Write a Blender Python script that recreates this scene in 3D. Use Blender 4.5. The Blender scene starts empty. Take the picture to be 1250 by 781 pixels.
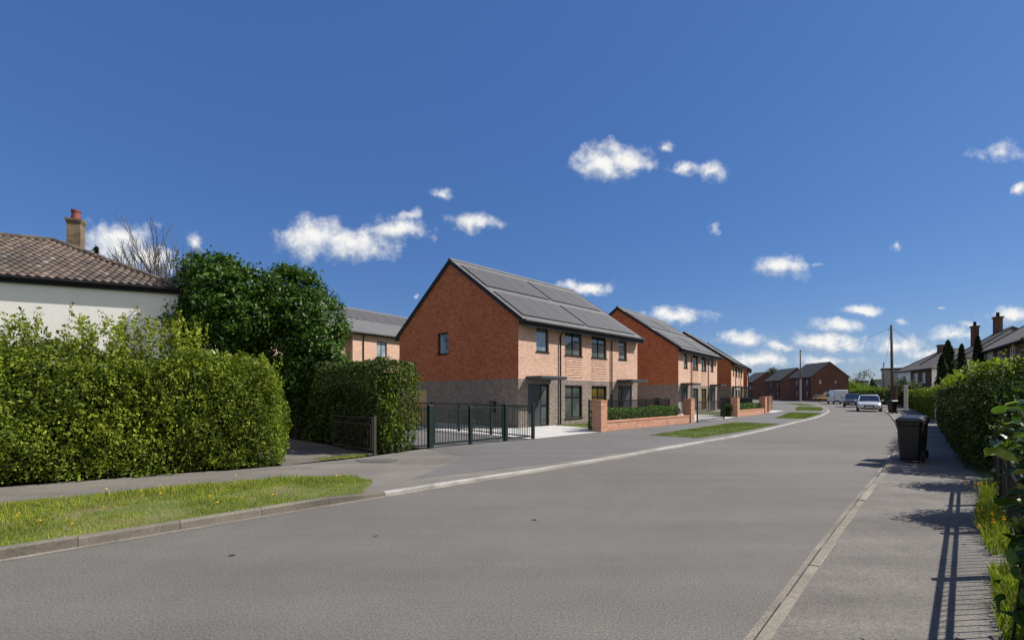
import bpy, math, random
import numpy as np
from mathutils import Vector, Matrix

sc = bpy.context.scene
C = sc.collection
RN = np.random.default_rng(7)
random.seed(7)
PI = math.pi
EYE = 1.68

# ------------------------------------------------------------------ helpers
def tag(o, label=None, cat=None, group=None, kind=None):
    if label: o['label'] = label
    if cat: o['category'] = cat
    if group: o['group'] = group
    if kind: o['kind'] = kind
    return o

def empty(name, loc=(0, 0, 0), rz=0.0, label=None, cat=None, group=None):
    o = bpy.data.objects.new(name, None)
    o.empty_display_size = 0.3
    C.objects.link(o)
    o.location = loc
    o.rotation_euler = (0, 0, rz)
    return tag(o, label, cat, group)

def link(name, me, mats, parent=None):
    o = bpy.data.objects.new(name, me)
    if not isinstance(mats, (list, tuple)): mats = [mats]
    for m in mats: me.materials.append(m)
    C.objects.link(o)
    if parent is not None: o.parent = parent
    return o

def copy_tree(o, parent=None):
    c = o.copy(); C.objects.link(c)
    if parent is not None: c.parent = parent
    for ch in list(o.children): copy_tree(ch, c)
    return c

class MB:
    def __init__(s): s.v = []; s.f = []
    def poly(s, pts):
        b = len(s.v); s.v += [tuple(p) for p in pts]; s.f.append(tuple(range(b, b + len(pts)))); return s
    def box(s, x0, x1, y0, y1, z0, z1):
        b = len(s.v)
        s.v += [(x0,y0,z0),(x1,y0,z0),(x1,y1,z0),(x0,y1,z0),(x0,y0,z1),(x1,y0,z1),(x1,y1,z1),(x0,y1,z1)]
        s.f += [(b,b+3,b+2,b+1),(b+4,b+5,b+6,b+7),(b,b+1,b+5,b+4),(b+1,b+2,b+6,b+5),(b+2,b+3,b+7,b+6),(b+3,b,b+4,b+7)]
        return s
    def hexa(s, bot, top):
        b = len(s.v); s.v += [tuple(p) for p in bot] + [tuple(p) for p in top]
        n = len(bot)
        s.f.append(tuple(range(b + n - 1, b - 1, -1))); s.f.append(tuple(range(b + n, b + 2 * n)))
        for i in range(n):
            j = (i + 1) % n; s.f.append((b + i, b + j, b + n + j, b + n + i))
        return s
    def tube(s, pts, rad, n=6, cap=True):
        pts = [Vector(p) for p in pts]
        if not isinstance(rad, (list, tuple)): rad = [rad] * len(pts)
        b = len(s.v); up = None
        for i, p in enumerate(pts):
            d = (pts[min(i + 1, len(pts) - 1)] - pts[max(i - 1, 0)])
            if d.length < 1e-9: d = Vector((0, 0, 1))
            d.normalize()
            a = Vector((0, 0, 1)) if abs(d.z) < 0.9 else Vector((1, 0, 0))
            x = d.cross(a).normalized(); y = d.cross(x)
            for k in range(n):
                t = 2 * PI * k / n
                s.v.append(tuple(p + (x * math.cos(t) + y * math.sin(t)) * rad[i]))
        for i in range(len(pts) - 1):
            for k in range(n):
                k2 = (k + 1) % n
                s.f.append((b + i*n + k, b + i*n + k2, b + (i+1)*n + k2, b + (i+1)*n + k))
        if cap:
            s.f.append(tuple(b + k for k in range(n - 1, -1, -1)))
            e = b + (len(pts) - 1) * n
            s.f.append(tuple(e + k for k in range(n)))
        return s
    def loft(s, rings, cap=True):
        b = len(s.v); n = len(rings[0])
        for r in rings: s.v += [tuple(p) for p in r]
        for i in range(len(rings) - 1):
            for k in range(n):
                k2 = (k + 1) % n
                s.f.append((b+i*n+k, b+i*n+k2, b+(i+1)*n+k2, b+(i+1)*n+k))
        if cap:
            s.f.append(tuple(b + k for k in range(n - 1, -1, -1)))
            e = b + (len(rings) - 1) * n
            s.f.append(tuple(e + k for k in range(n)))
        return s
    def build(s, name, mat, parent=None, smooth=False, bevel=0, sub=0):
        me = bpy.data.meshes.new(name)
        me.from_pydata(s.v, [], s.f); me.validate(); me.update()
        if smooth:
            me.polygons.foreach_set('use_smooth', [True] * len(me.polygons))
        o = link(name, me, mat, parent)
        if bevel:
            m = o.modifiers.new('bevel', 'BEVEL'); m.width = bevel; m.segments = 2; m.limit_method = 'ANGLE'
        if sub:
            m = o.modifiers.new('sub', 'SUBSURF'); m.levels = sub; m.render_levels = sub
        return o

def tri_mesh(name, co, idx, mats, parent=None, matidx=None):
    me = bpy.data.meshes.new(name)
    co = np.ascontiguousarray(co, dtype=np.float32); idx = np.ascontiguousarray(idx, dtype=np.int32)
    me.vertices.add(len(co)); me.vertices.foreach_set('co', co.ravel())
    me.loops.add(idx.size); me.loops.foreach_set('vertex_index', idx.ravel())
    me.polygons.add(len(idx)); me.polygons.foreach_set('loop_start', np.arange(len(idx), dtype=np.int32) * 3)
    if matidx is not None: me.polygons.foreach_set('material_index', np.ascontiguousarray(matidx, dtype=np.int32))
    me.update(calc_edges=True)
    return link(name, me, mats, parent)

# ------------------------------------------------------------------ materials
def newmat(name):
    m = bpy.data.materials.new(name); m.use_nodes = True
    nt = m.node_tree; b = nt.nodes['Principled BSDF']
    return m, nt, b

def N(nt, t, **kw):
    n = nt.nodes.new(t)
    for k, v in kw.items(): setattr(n, k, v)
    return n

def mixc(nt, a, b, fac, blend='MIX'):
    n = N(nt, 'ShaderNodeMix', data_type='RGBA', blend_type=blend)
    for s, v in ((n.inputs['Factor'], fac), (n.inputs['A'], a), (n.inputs['B'], b)):
        if hasattr(v, 'links'): nt.links.new(v, s)
        elif isinstance(v, (int, float)): s.default_value = v
        else: s.default_value = (*v, 1) if len(v) == 3 else v
    return n.outputs['Result']

def noise(nt, vec, scale, detail=4, rough=0.55, dist=0.0):
    n = N(nt, 'ShaderNodeTexNoise'); n.inputs['Scale'].default_value = scale
    n.inputs['Detail'].default_value = detail; n.inputs['Roughness'].default_value = rough
    n.inputs['Distortion'].default_value = dist
    if vec is not None: nt.links.new(vec, n.inputs['Vector'])
    return n.outputs['Fac']

def ramp(nt, fac, stops):
    n = N(nt, 'ShaderNodeValToRGB'); e = n.color_ramp.elements
    while len(e) < len(stops): e.new(0.5)
    for i, (p, c) in enumerate(stops):
        e[i].position = p
        e[i].color = (c, c, c, 1) if isinstance(c, (int, float)) else (*c, 1)
    nt.links.new(fac, n.inputs['Fac'])
    return n.outputs['Color']

def bump(nt, b, h, strength=0.3, dist=0.01):
    n = N(nt, 'ShaderNodeBump'); n.inputs['Strength'].default_value = strength; n.inputs['Distance'].default_value = dist
    nt.links.new(h, n.inputs['Height']); nt.links.new(n.outputs['Normal'], b.inputs['Normal'])

def coords(nt, kind='Object'):
    return N(nt, 'ShaderNodeTexCoord').outputs[kind]

def setp(b, **kw):
    for k, v in kw.items():
        s = b.inputs[k]
        s.default_value = (*v, 1) if isinstance(v, (tuple, list)) and len(v) == 3 else v

def plain(name, col, rough=0.6, var=0.15, scale=6.0, metal=0.0, spec=0.5):
    m, nt, b = newmat(name); v = coords(nt)
    f = noise(nt, v, scale, 5, 0.6)
    lo = tuple(c * (1 - var) for c in col); hi = tuple(min(1, c * (1 + var)) for c in col)
    nt.links.new(ramp(nt, f, [(0.3, lo), (0.7, hi)]), b.inputs['Base Color'])
    setp(b, Roughness=rough, Metallic=metal); b.inputs['Specular IOR Level'].default_value = spec
    return m

def brickmat(name, c1, c2, mortar, bw=0.225, rh=0.075, ms=0.010, stain=0.25, vertical=False):
    m, nt, b = newmat(name); v = coords(nt)
    sp = N(nt, 'ShaderNodeSeparateXYZ'); nt.links.new(v, sp.inputs[0])
    ad = N(nt, 'ShaderNodeMath', operation='ADD'); nt.links.new(sp.outputs['X'], ad.inputs[0]); nt.links.new(sp.outputs['Y'], ad.inputs[1])
    cb = N(nt, 'ShaderNodeCombineXYZ')
    if vertical:
        nt.links.new(ad.outputs[0], cb.inputs['Y']); nt.links.new(sp.outputs['Z'], cb.inputs['X'])
    else:
        nt.links.new(ad.outputs[0], cb.inputs['X']); nt.links.new(sp.outputs['Z'], cb.inputs['Y'])
    t = N(nt, 'ShaderNodeTexBrick'); t.offset = 0.5; t.squash = 1.0
    t.inputs['Scale'].default_value = 1.0; t.inputs['Mortar Size'].default_value = ms
    t.inputs['Mortar Smooth'].default_value = 0.2; t.inputs['Bias'].default_value = 0.0
    t.inputs['Brick Width'].default_value = bw; t.inputs['Row Height'].default_value = rh
    t.inputs['Color1'].default_value = (*c1, 1); t.inputs['Color2'].default_value = (*c2, 1); t.inputs['Mortar'].default_value = (*mortar, 1)
    nt.links.new(cb.outputs[0], t.inputs['Vector'])
    f = noise(nt, v, 0.9, 6, 0.65)
    s = ramp(nt, f, [(0.3, 1 - stain), (0.7, 1.0 + stain * 0.3)])
    f2 = noise(nt, v, 7, 3, 0.6)
    s2 = ramp(nt, f2, [(0.3, 0.82), (0.7, 1.1)])
    c = mixc(nt, t.outputs['Color'], s, 1.0, 'MULTIPLY'); c = mixc(nt, c, s2, 1.0, 'MULTIPLY')
    nt.links.new(c, b.inputs['Base Color']); setp(b, Roughness=0.9); b.inputs['Specular IOR Level'].default_value = 0.2
    inv = N(nt, 'ShaderNodeMath', operation='SUBTRACT'); inv.inputs[0].default_value = 1.0
    nt.links.new(t.outputs['Fac'], inv.inputs[1]); bump(nt, b, inv.outputs[0], 0.5, 0.006)
    return m

def leafmat(name, cols, trans=0.35, rough=0.6, spec=0.25):
    m, nt, b = newmat(name)
    g = N(nt, 'ShaderNodeNewGeometry')
    st = [(i / max(1, len(cols) - 1), c) for i, c in enumerate(cols)]
    c = ramp(nt, g.outputs['Random Per Island'], st)
    v = coords(nt); f = noise(nt, v, 1.3, 4, 0.65)
    c = mixc(nt, c, ramp(nt, f, [(0.3, 0.55), (0.7, 1.3)]), 1.0, 'MULTIPLY')
    nt.links.new(c, b.inputs['Base Color']); setp(b, Roughness=rough); b.inputs['Specular IOR Level'].default_value = spec
    tr = N(nt, 'ShaderNodeBsdfTranslucent'); nt.links.new(mixc(nt, c, (1.0, 1.25, 0.45), 1.0, 'MULTIPLY'), tr.inputs['Color'])
    mx = N(nt, 'ShaderNodeMixShader'); mx.inputs[0].default_value = trans
    nt.links.new(b.outputs[0], mx.inputs[1]); nt.links.new(tr.outputs[0], mx.inputs[2])
    nt.links.new(mx.outputs[0], nt.nodes['Material Output'].inputs['Surface'])
    return m

def tarmac(name, base, patch=0.18, warm=(1.03, 1.0, 0.95), speck=0.35, wear=0.5):
    m, nt, b = newmat(name); v = coords(nt)
    big = noise(nt, v, 0.22, 5, 0.6, 0.6); mid = noise(nt, v, 1.7, 6, 0.65); fine = noise(nt, v, 55, 3, 0.7); grit = noise(nt, v, 170, 2, 0.6)
    col = tuple(base * w for w in warm)
    c = mixc(nt, col, ramp(nt, big, [(0.3, 1 - patch), (0.7, 1 + patch)]), 1.0, 'MULTIPLY')
    c = mixc(nt, c, ramp(nt, mid, [(0.25, 1 - patch * 0.7), (0.75, 1 + patch * 0.6)]), 1.0, 'MULTIPLY')
    c = mixc(nt, c, ramp(nt, fine, [(0.3, 1 - speck), (0.5, 1.0), (0.72, 1 + speck)]), 1.0, 'MULTIPLY')
    c = mixc(nt, c, ramp(nt, grit, [(0.35, 1 - speck), (0.7, 1 + speck)]), 1.0, 'MULTIPLY')
    # long hairline cracks and drips
    vo = N(nt, 'ShaderNodeTexVoronoi', feature='DISTANCE_TO_EDGE'); vo.inputs['Scale'].default_value = 0.32
    w = N(nt, 'ShaderNodeVectorMath', operation='ADD'); nt.links.new(v, w.inputs[0])
    nz = N(nt, 'ShaderNodeTexNoise'); nz.inputs['Scale'].default_value = 1.1; nz.inputs['Detail'].default_value = 5; nt.links.new(v, nz.inputs['Vector'])
    nt.links.new(nz.outputs['Color'], w.inputs[1]); nt.links.new(w.outputs[0], vo.inputs['Vector'])
    c = mixc(nt, c, ramp(nt, vo.outputs['Distance'], [(0.0, 1 - 0.35 * wear), (0.008, 1.0)]), 1.0, 'MULTIPLY')
    st = noise(nt, v, 0.55, 3, 0.5)
    c = mixc(nt, c, ramp(nt, st, [(0.62, 1.0), (0.75, 1 - 0.25 * wear)]), 1.0, 'MULTIPLY')
    mp = N(nt, 'ShaderNodeMapping'); mp.inputs['Rotation'].default_value = (0, 0, math.radians(-45)); mp.inputs['Scale'].default_value = (0.10, 1.5, 1); nt.links.new(v, mp.inputs['Vector'])
    c = mixc(nt, c, ramp(nt, noise(nt, mp.outputs[0], 1.0, 5, 0.6, 0.3), [(0.3, 1 - patch * 0.9), (0.7, 1 + patch * 0.7)]), 1.0, 'MULTIPLY')
    sp_ = noise(nt, v, 5.5, 2, 0.5); c = mixc(nt, c, ramp(nt, sp_, [(0.72, 1.0), (0.78, 1 - 0.3 * wear)]), 1.0, 'MULTIPLY')
    nt.links.new(c, b.inputs['Base Color']); setp(b, Roughness=0.82); b.inputs['Specular IOR Level'].default_value = 0.3
    bump(nt, b, fine, 0.35, 0.008)
    return m

M = {}
M['shaded_red_brick'] = brickmat('shaded_red_brick', (0.50, 0.148, 0.06), (0.30, 0.07, 0.027), (0.35, 0.19, 0.12), stain=0.15)  # gable shade put into a darker, redder brick colour
M['sunlit_salmon_brick'] = brickmat('sunlit_salmon_brick', (0.62, 0.385, 0.28), (0.50, 0.285, 0.195), (0.54, 0.44, 0.365), stain=0.12)  # sunlit look of the street fronts put into a paler brick colour
M['pier_brick'] = brickmat('pier_brick', (0.55, 0.26, 0.165), (0.42, 0.175, 0.10), (0.48, 0.36, 0.28), stain=0.12)
M['grey_brick'] = brickmat('grey_brick', (0.28, 0.225, 0.19), (0.155, 0.125, 0.11), (0.29, 0.25, 0.22), stain=0.15)
M['grey_soldier'] = brickmat('grey_soldier', (0.27, 0.215, 0.185), (0.155, 0.125, 0.11), (0.29, 0.25, 0.22), bw=0.30, vertical=True, stain=0.1)
M['dark_brick'] = brickmat('dark_brick', (0.15, 0.062, 0.052), (0.10, 0.043, 0.04), (0.15, 0.10, 0.09), bw=0.3, rh=0.1, stain=0.2)
M['old_brick'] = brickmat('old_brick', (0.17, 0.07, 0.05), (0.11, 0.048, 0.036), (0.2, 0.14, 0.11), stain=0.3)
M['chimney_brick'] = brickmat('chimney_brick', (0.24, 0.17, 0.105), (0.15, 0.105, 0.07), (0.24, 0.2, 0.15), stain=0.35)
M['render'] = plain('white_render', (0.86, 0.84, 0.80), 0.9, 0.05, 2.5)
M['cream_render'] = plain('cream_render', (0.6, 0.57, 0.5), 0.9, 0.1, 2.0)
M['black_trim'] = plain('black_trim', (0.011, 0.011, 0.012), 0.55, 0.2, spec=0.25)
M['grey_metal'] = plain('anthracite_metal', (0.045, 0.05, 0.058), 0.4, 0.1)
M['gate_green'] = plain('dark_green_paint', (0.008, 0.020, 0.017), 0.4, 0.2)
M['fence_brown'] = plain('dark_brown_paint', (0.012, 0.008, 0.007), 0.45, 0.35, 9)
M['upvc'] = plain('white_frame', (0.75, 0.75, 0.75), 0.4, 0.03)
M['concrete'] = plain('pale_concrete', (0.42, 0.415, 0.40), 0.9, 0.12, 1.5)
M['timber'] = plain('pale_timber', (0.55, 0.40, 0.19), 0.8, 0.15, 4)
M['pole'] = plain('weathered_pole', (0.085, 0.07, 0.06), 0.85, 0.3, 3)
M['grey_post'] = plain('grey_post', (0.30, 0.29, 0.26), 0.9, 0.25, 5)
M['clay'] = plain('red_clay_pot', (0.17, 0.04, 0.033), 0.7, 0.25, 5)
M['bin'] = plain('black_bin_plastic', (0.010, 0.010, 0.013), 0.38, 0.3, 3)
M['bark'] = plain('bark', (0.11, 0.08, 0.06), 0.9, 0.35, 8)
M['laurel_stem'] = plain('green_stem', (0.05, 0.06, 0.02), 0.7, 0.3, 8)
M['twig'] = plain('bare_twig', (0.085, 0.07, 0.058), 0.9, 0.3, 8)
M['soil'] = plain('soil', (0.10, 0.07, 0.045), 0.95, 0.4, 5)
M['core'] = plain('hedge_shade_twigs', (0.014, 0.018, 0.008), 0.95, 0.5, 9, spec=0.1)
M['rubber'] = plain('tyre_rubber', (0.012, 0.012, 0.012), 0.8, 0.2)
M['rim'] = plain('alloy_rim', (0.45, 0.46, 0.48), 0.3, 0.1, metal=0.8)
M['lamp'] = plain('headlamp_lens', (0.6, 0.62, 0.65), 0.1, 0.1)
M['red_lamp'] = plain('tail_lamp_lens', (0.4, 0.01, 0.01), 0.2, 0.1)
M['plate'] = plain('plate_white', (0.7, 0.7, 0.66), 0.5, 0.05)
M['petal'] = plain('dandelion_yellow', (0.85, 0.52, 0.01), 0.6, 0.15, 40)
M['wire'] = plain('wire_black', (0.02, 0.02, 0.02), 0.6)
M['grey_flat'] = plain('grey_concrete_cladding', (0.24, 0.24, 0.245), 0.9, 0.12, 0.6)
M['brown_flat'] = plain('brown_grey_cladding', (0.30, 0.27, 0.255), 0.9, 0.1, 0.4)

def glass(name, col, rough=0.03, ior=2.1):
    m, nt, b = newmat(name); v = coords(nt)
    f = noise(nt, v, 1.3, 2, 0.5)
    nt.links.new(ramp(nt, f, [(0.35, tuple(c * 0.5 for c in col)), (0.65, col)]), b.inputs['Base Color'])
    setp(b, Roughness=rough, IOR=ior); b.inputs['Specular IOR Level'].default_value = 0.6
    w = noise(nt, v, 0.7, 1, 0.4); bump(nt, b, w, 0.05, 0.05)
    return m
M['glass'] = glass('window_glass', (0.10, 0.12, 0.115))
M['glass_room'] = glass('window_glass_over_yellow_room', (0.16, 0.11, 0.03))
M['glass_blue'] = glass('window_glass_pale_blue', (0.28, 0.36, 0.40))  # pale blue pane colour
M['glass_mid'] = glass('window_glass_mid_blue', (0.19, 0.23, 0.24))  # grey-blue pane colour between the plain and the pale one
M['car_glass'] = glass('car_glass', (0.02, 0.025, 0.03))

def paint(name, col, rough=0.25, metal=0.0):
    m, nt, b = newmat(name); setp(b, Roughness=rough, Metallic=metal); b.inputs['Coat Weight'].default_value = 0.6
    v = coords(nt); f = noise(nt, v, 3, 4, 0.6)
    nt.links.new(ramp(nt, f, [(0.3, tuple(c * 0.9 for c in col)), (0.7, col)]), b.inputs['Base Color'])
    return m
M['silver'] = paint('silver_car_paint', (0.62, 0.64, 0.66), 0.3, 0.3)
M['van_white'] = paint('van_white_paint', (0.62, 0.66, 0.72), 0.35)
M['dark_car'] = paint('dark_car_paint', (0.06, 0.065, 0.075), 0.25, 0.3)
M['yellow_car'] = paint('yellow_car_paint', (0.75, 0.42, 0.015), 0.3)

# leaves
M['privet'] = leafmat('privet_leaves', [(0.045, 0.08, 0.007), (0.10, 0.15, 0.012), (0.165, 0.215, 0.02), (0.24, 0.285, 0.035)])
M['privet_top'] = leafmat('privet_new_and_sunlit_shoots', [(0.15, 0.19, 0.014), (0.24, 0.28, 0.025), (0.33, 0.355, 0.045)])
M['hedge_dark'] = leafmat('dark_hedge_leaves', [(0.016, 0.030, 0.005), (0.038, 0.064, 0.009), (0.075, 0.112, 0.016), (0.13, 0.175, 0.03)], 0.15)  # leaf colours darkened to carry the shade on the hedges' dark sides
M['laurel'] = leafmat('laurel_leaves', [(0.018, 0.045, 0.006), (0.035, 0.085, 0.008), (0.065, 0.13, 0.012), (0.11, 0.19, 0.022)], 0.25, 0.45, 0.3)
M['laurel_new'] = leafmat('laurel_new_leaves', [(0.16, 0.21, 0.02), (0.27, 0.31, 0.03), (0.33, 0.36, 0.05)], 0.35, 0.35, 0.5)
M['box'] = leafmat('box_hedge_leaves', [(0.03, 0.07, 0.016), (0.07, 0.14, 0.03), (0.13, 0.22, 0.055)])
M['cypress'] = leafmat('cypress_sprays', [(0.010, 0.020, 0.008), (0.022, 0.036, 0.012), (0.045, 0.06, 0.018)], 0.1, 0.7, 0.1)
M['spring'] = leafmat('spring_tree_leaves', [(0.10, 0.16, 0.015), (0.17, 0.24, 0.02), (0.25, 0.31, 0.035)])
M['dull_tree'] = leafmat('dull_tree_leaves', [(0.05, 0.055, 0.02), (0.09, 0.09, 0.035), (0.13, 0.12, 0.05)])
M['willow_bush'] = leafmat('grey_green_bush_leaves', [(0.05, 0.065, 0.03), (0.09, 0.115, 0.05), (0.16, 0.19, 0.09)])
M['blade'] = leafmat('grass_blades', [(0.10, 0.14, 0.008), (0.19, 0.235, 0.014), (0.27, 0.315, 0.025), (0.36, 0.33, 0.10)], 0.3, 0.6, 0.2)
M['blade_new'] = leafmat('new_turf_blades', [(0.10, 0.13, 0.025), (0.16, 0.20, 0.04), (0.22, 0.255, 0.06)], 0.3, 0.6, 0.2)

M['road'] = tarmac('worn_road_tarmac', 0.124, 0.11, (1.07, 1.0, 0.90), 0.44, 0.10)
M['pave'] = tarmac('pavement_tarmac', 0.138, 0.26, (1.09, 1.0, 0.885), 0.40, 0.25)
M['pave_left'] = tarmac('left_pavement_tarmac', 0.145, 0.2, (1.08, 1.0, 0.89), 0.25, 0.3)
M['pave_new'] = tarmac('new_path_tarmac', 0.122, 0.12, (1.02, 0.995, 0.965), 0.25, 0.3)
M['patch'] = tarmac('tarmac_patch', 0.10, 0.1, (1, 1, 0.98), 0.3, 0.2)
M['drive'] = tarmac('old_drive_concrete', 0.12, 0.2, (1.08, 1.0, 0.86), 0.3, 0.8)  # base darkened to carry the hedge shadow over the drive
M['dust'] = tarmac('dusty_channel', 0.185, 0.3, (1.12, 1.0, 0.82), 0.4, 0.4)

def stone(name, col):
    m, nt, b = newmat(name); v = coords(nt)
    f = noise(nt, v, 1.3, 6, 0.7); g = noise(nt, v, 40, 3, 0.7)
    c = ramp(nt, f, [(0.3, tuple(x * 0.62 for x in col)), (0.55, col), (0.75, tuple(x * 1.15 for x in col))])
    c = mixc(nt, c, ramp(nt, g, [(0.3, 0.7), (0.7, 1.2)]), 1.0, 'MULTIPLY')
    r = N(nt, 'ShaderNodeNewGeometry'); c = mixc(nt, c, ramp(nt, r.outputs['Random Per Island'], [(0, 0.82), (1, 1.12)]), 1.0, 'MULTIPLY')
    nt.links.new(c, b.inputs['Base Color']); setp(b, Roughness=0.9); bump(nt, b, g, 0.3, 0.006)
    return m
M['kerb_old'] = stone('old_kerb_stone', (0.165, 0.145, 0.115))
M['kerb_pale'] = stone('pale_kerb_stone', (0.20, 0.178, 0.14))
M['kerb_new'] = stone('new_white_kerb', (0.34, 0.33, 0.305))

def turf(name, a, bcol, dirt):
    m, nt, b = newmat(name); v = coords(nt)
    f = noise(nt, v, 1.1, 6, 0.65); g = noise(nt, v, 30, 4, 0.7)
    c = ramp(nt, f, [(0.3, a), (0.5, bcol), (0.72, dirt)])
    c = mixc(nt, c, ramp(nt, g, [(0.3, 0.6), (0.7, 1.3)]), 1.0, 'MULTIPLY')
    nt.links.new(c, b.inputs['Base Color']); setp(b, Roughness=0.95); bump(nt, b, g, 0.8, 0.03)
    return m
M['turf'] = turf('verge_turf', (0.06, 0.09, 0.012), (0.10, 0.13, 0.02), (0.19, 0.15, 0.075))
M['new_turf'] = turf('new_turf', (0.075, 0.10, 0.025), (0.10, 0.13, 0.035), (0.12, 0.14, 0.045))
M['field'] = turf('ground_cover', (0.06, 0.085, 0.02), (0.08, 0.11, 0.025), (0.10, 0.10, 0.04))

def modern_roof():
    m, nt, b = newmat('grey_flat_tiles'); v = coords(nt)
    mp = N(nt, 'ShaderNodeSeparateXYZ'); nt.links.new(v, mp.inputs[0])
    cb = N(nt, 'ShaderNodeCombineXYZ'); nt.links.new(mp.outputs['X'], cb.inputs['X']); nt.links.new(mp.outputs['Z'], cb.inputs['Y'])
    t = N(nt, 'ShaderNodeTexBrick'); t.offset = 0.5
    for k, x in (('Scale', 1), ('Mortar Size', 0.012), ('Brick Width', 0.33), ('Row Height', 0.19), ('Mortar Smooth', 0.1)): t.inputs[k].default_value = x
    t.inputs['Color1'].default_value = (0.105, 0.105, 0.108, 1); t.inputs['Color2'].default_value = (0.13, 0.128, 0.128, 1); t.inputs['Mortar'].default_value = (0.035, 0.035, 0.036, 1)
    nt.links.new(cb.outputs[0], t.inputs['Vector']); f = noise(nt, v, 1.2, 4, 0.6)
    c = mixc(nt, t.outputs['Color'], ramp(nt, f, [(0.3, 0.88), (0.7, 1.08)]), 1.0, 'MULTIPLY')
    nt.links.new(c, b.inputs['Base Color']); setp(b, Roughness=0.7)
    return m
M['roof'] = modern_roof()
M['panel'] = plain('solar_panel_face', (0.075, 0.075, 0.077), 0.6, 0.06, 3, spec=0.25)
M['slate'] = plain('dark_slate', (0.055, 0.053, 0.055), 0.8, 0.25, 2.5)
M['brown_slate'] = plain('brown_tiles', (0.085, 0.068, 0.062), 0.85, 0.3, 3)

def oldtile():
    m, nt, b = newmat('weathered_concrete_tiles'); v = coords(nt)
    r = N(nt, 'ShaderNodeNewGeometry')
    c = ramp(nt, r.outputs['Random Per Island'], [(0.0, (0.078, 0.060, 0.050)), (0.5, (0.115, 0.089, 0.073)), (0.97, (0.16, 0.125, 0.10)), (1.0, (0.26, 0.235, 0.2))])
    f = noise(nt, v, 0.5, 5, 0.65); c = mixc(nt, c, ramp(nt, f, [(0.33, (0.55, 0.58, 0.66)), (0.6, (1.1, 1.05, 1.0))]), 1.0, 'MULTIPLY')
    g = noise(nt, v, 9, 5, 0.7); c = mixc(nt, c, ramp(nt, g, [(0.3, 0.7), (0.7, 1.25)]), 1.0, 'MULTIPLY')
    nt.links.new(c, b.inputs['Base Color']); setp(b, Roughness=0.9)
    return m
M['old_tile'] = oldtile()

# ------------------------------------------------------------------ foliage
def unit(a): return a / np.maximum(np.linalg.norm(a, axis=1, keepdims=True), 1e-9)

def leaf_arrays(P, Nn, size, rng, aspect=0.5, spread=0.9, fold=0.22, up=0.35, rich=False):
    n = len(P)
    nn = unit(Nn + rng.normal(0, spread, (n, 3)))
    t = rng.normal(0, 1, (n, 3)); t[:, 2] += up; t += Nn * 0.4
    t = unit(t - nn * np.sum(t * nn, axis=1, keepdims=True))
    s = np.cross(nn, t)
    Ls = (size * np.clip(rng.lognormal(-0.06, 0.32, n), 0.4, 1.9))[:, None]; Ws = Ls * aspect
    if not rich:
        base = P - t * Ls * 0.5; tip = P + t * Ls * 0.5
        lft = P + s * Ws * 0.5 + nn * Ws * fold; rgt = P - s * Ws * 0.5 + nn * Ws * fold
        co = np.stack([base, rgt, tip, lft], axis=1).reshape(-1, 3)
        k = np.arange(n, dtype=np.int32)[:, None] * 4
        idx = np.concatenate([k + [[0, 1, 2]], k + [[0, 2, 3]]], axis=1).reshape(-1, 3)
        return co, idx
    # eight-vertex leaf with a curved midrib
    pts = []
    for (a, w, d) in ((-0.5, 0, 0), (-0.2, 0.42, 0.1), (0.2, 0.46, 0.08), (0.5, 0, -0.14), (0.2, -0.46, 0.08), (-0.2, -0.42, 0.1), (-0.2, 0, 0.0), (0.2, 0, 0.0)):
        pts.append(P + t * Ls * a + s * Ws * w * 1.05 + nn * Ls * d * 0.9)
    co = np.stack(pts, axis=1).reshape(-1, 3)
    k = np.arange(n, dtype=np.int32)[:, None] * 8
    tri = [[0, 6, 1], [1, 6, 2], [6, 7, 2], [2, 7, 3], [3, 7, 4], [7, 5, 4], [7, 6, 5], [6, 0, 5]]
    idx = np.concatenate([k + [q] for q in tri], axis=1).reshape(-1, 3)
    return co, idx

def box_tris(c, b0):
    q = [(0,3,2),(0,2,1),(4,5,6),(4,6,7),(0,1,5),(0,5,4),(1,2,6),(1,6,5),(2,3,7),(2,7,6),(3,0,4),(3,4,7)]
    return np.array(c, float), np.array(q, np.int32) + b0

def bulge(a, b, ph):
    return (np.sin(1.9 * a + ph) * np.sin(1.6 * b + 2 * ph) + 0.6 * np.sin(4.7 * a + 3 * ph) * np.sin(3.9 * b + ph) + 0.4 * np.sin(9.1 * a + 5 * ph) * np.sin(8.3 * b + 4 * ph))

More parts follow.
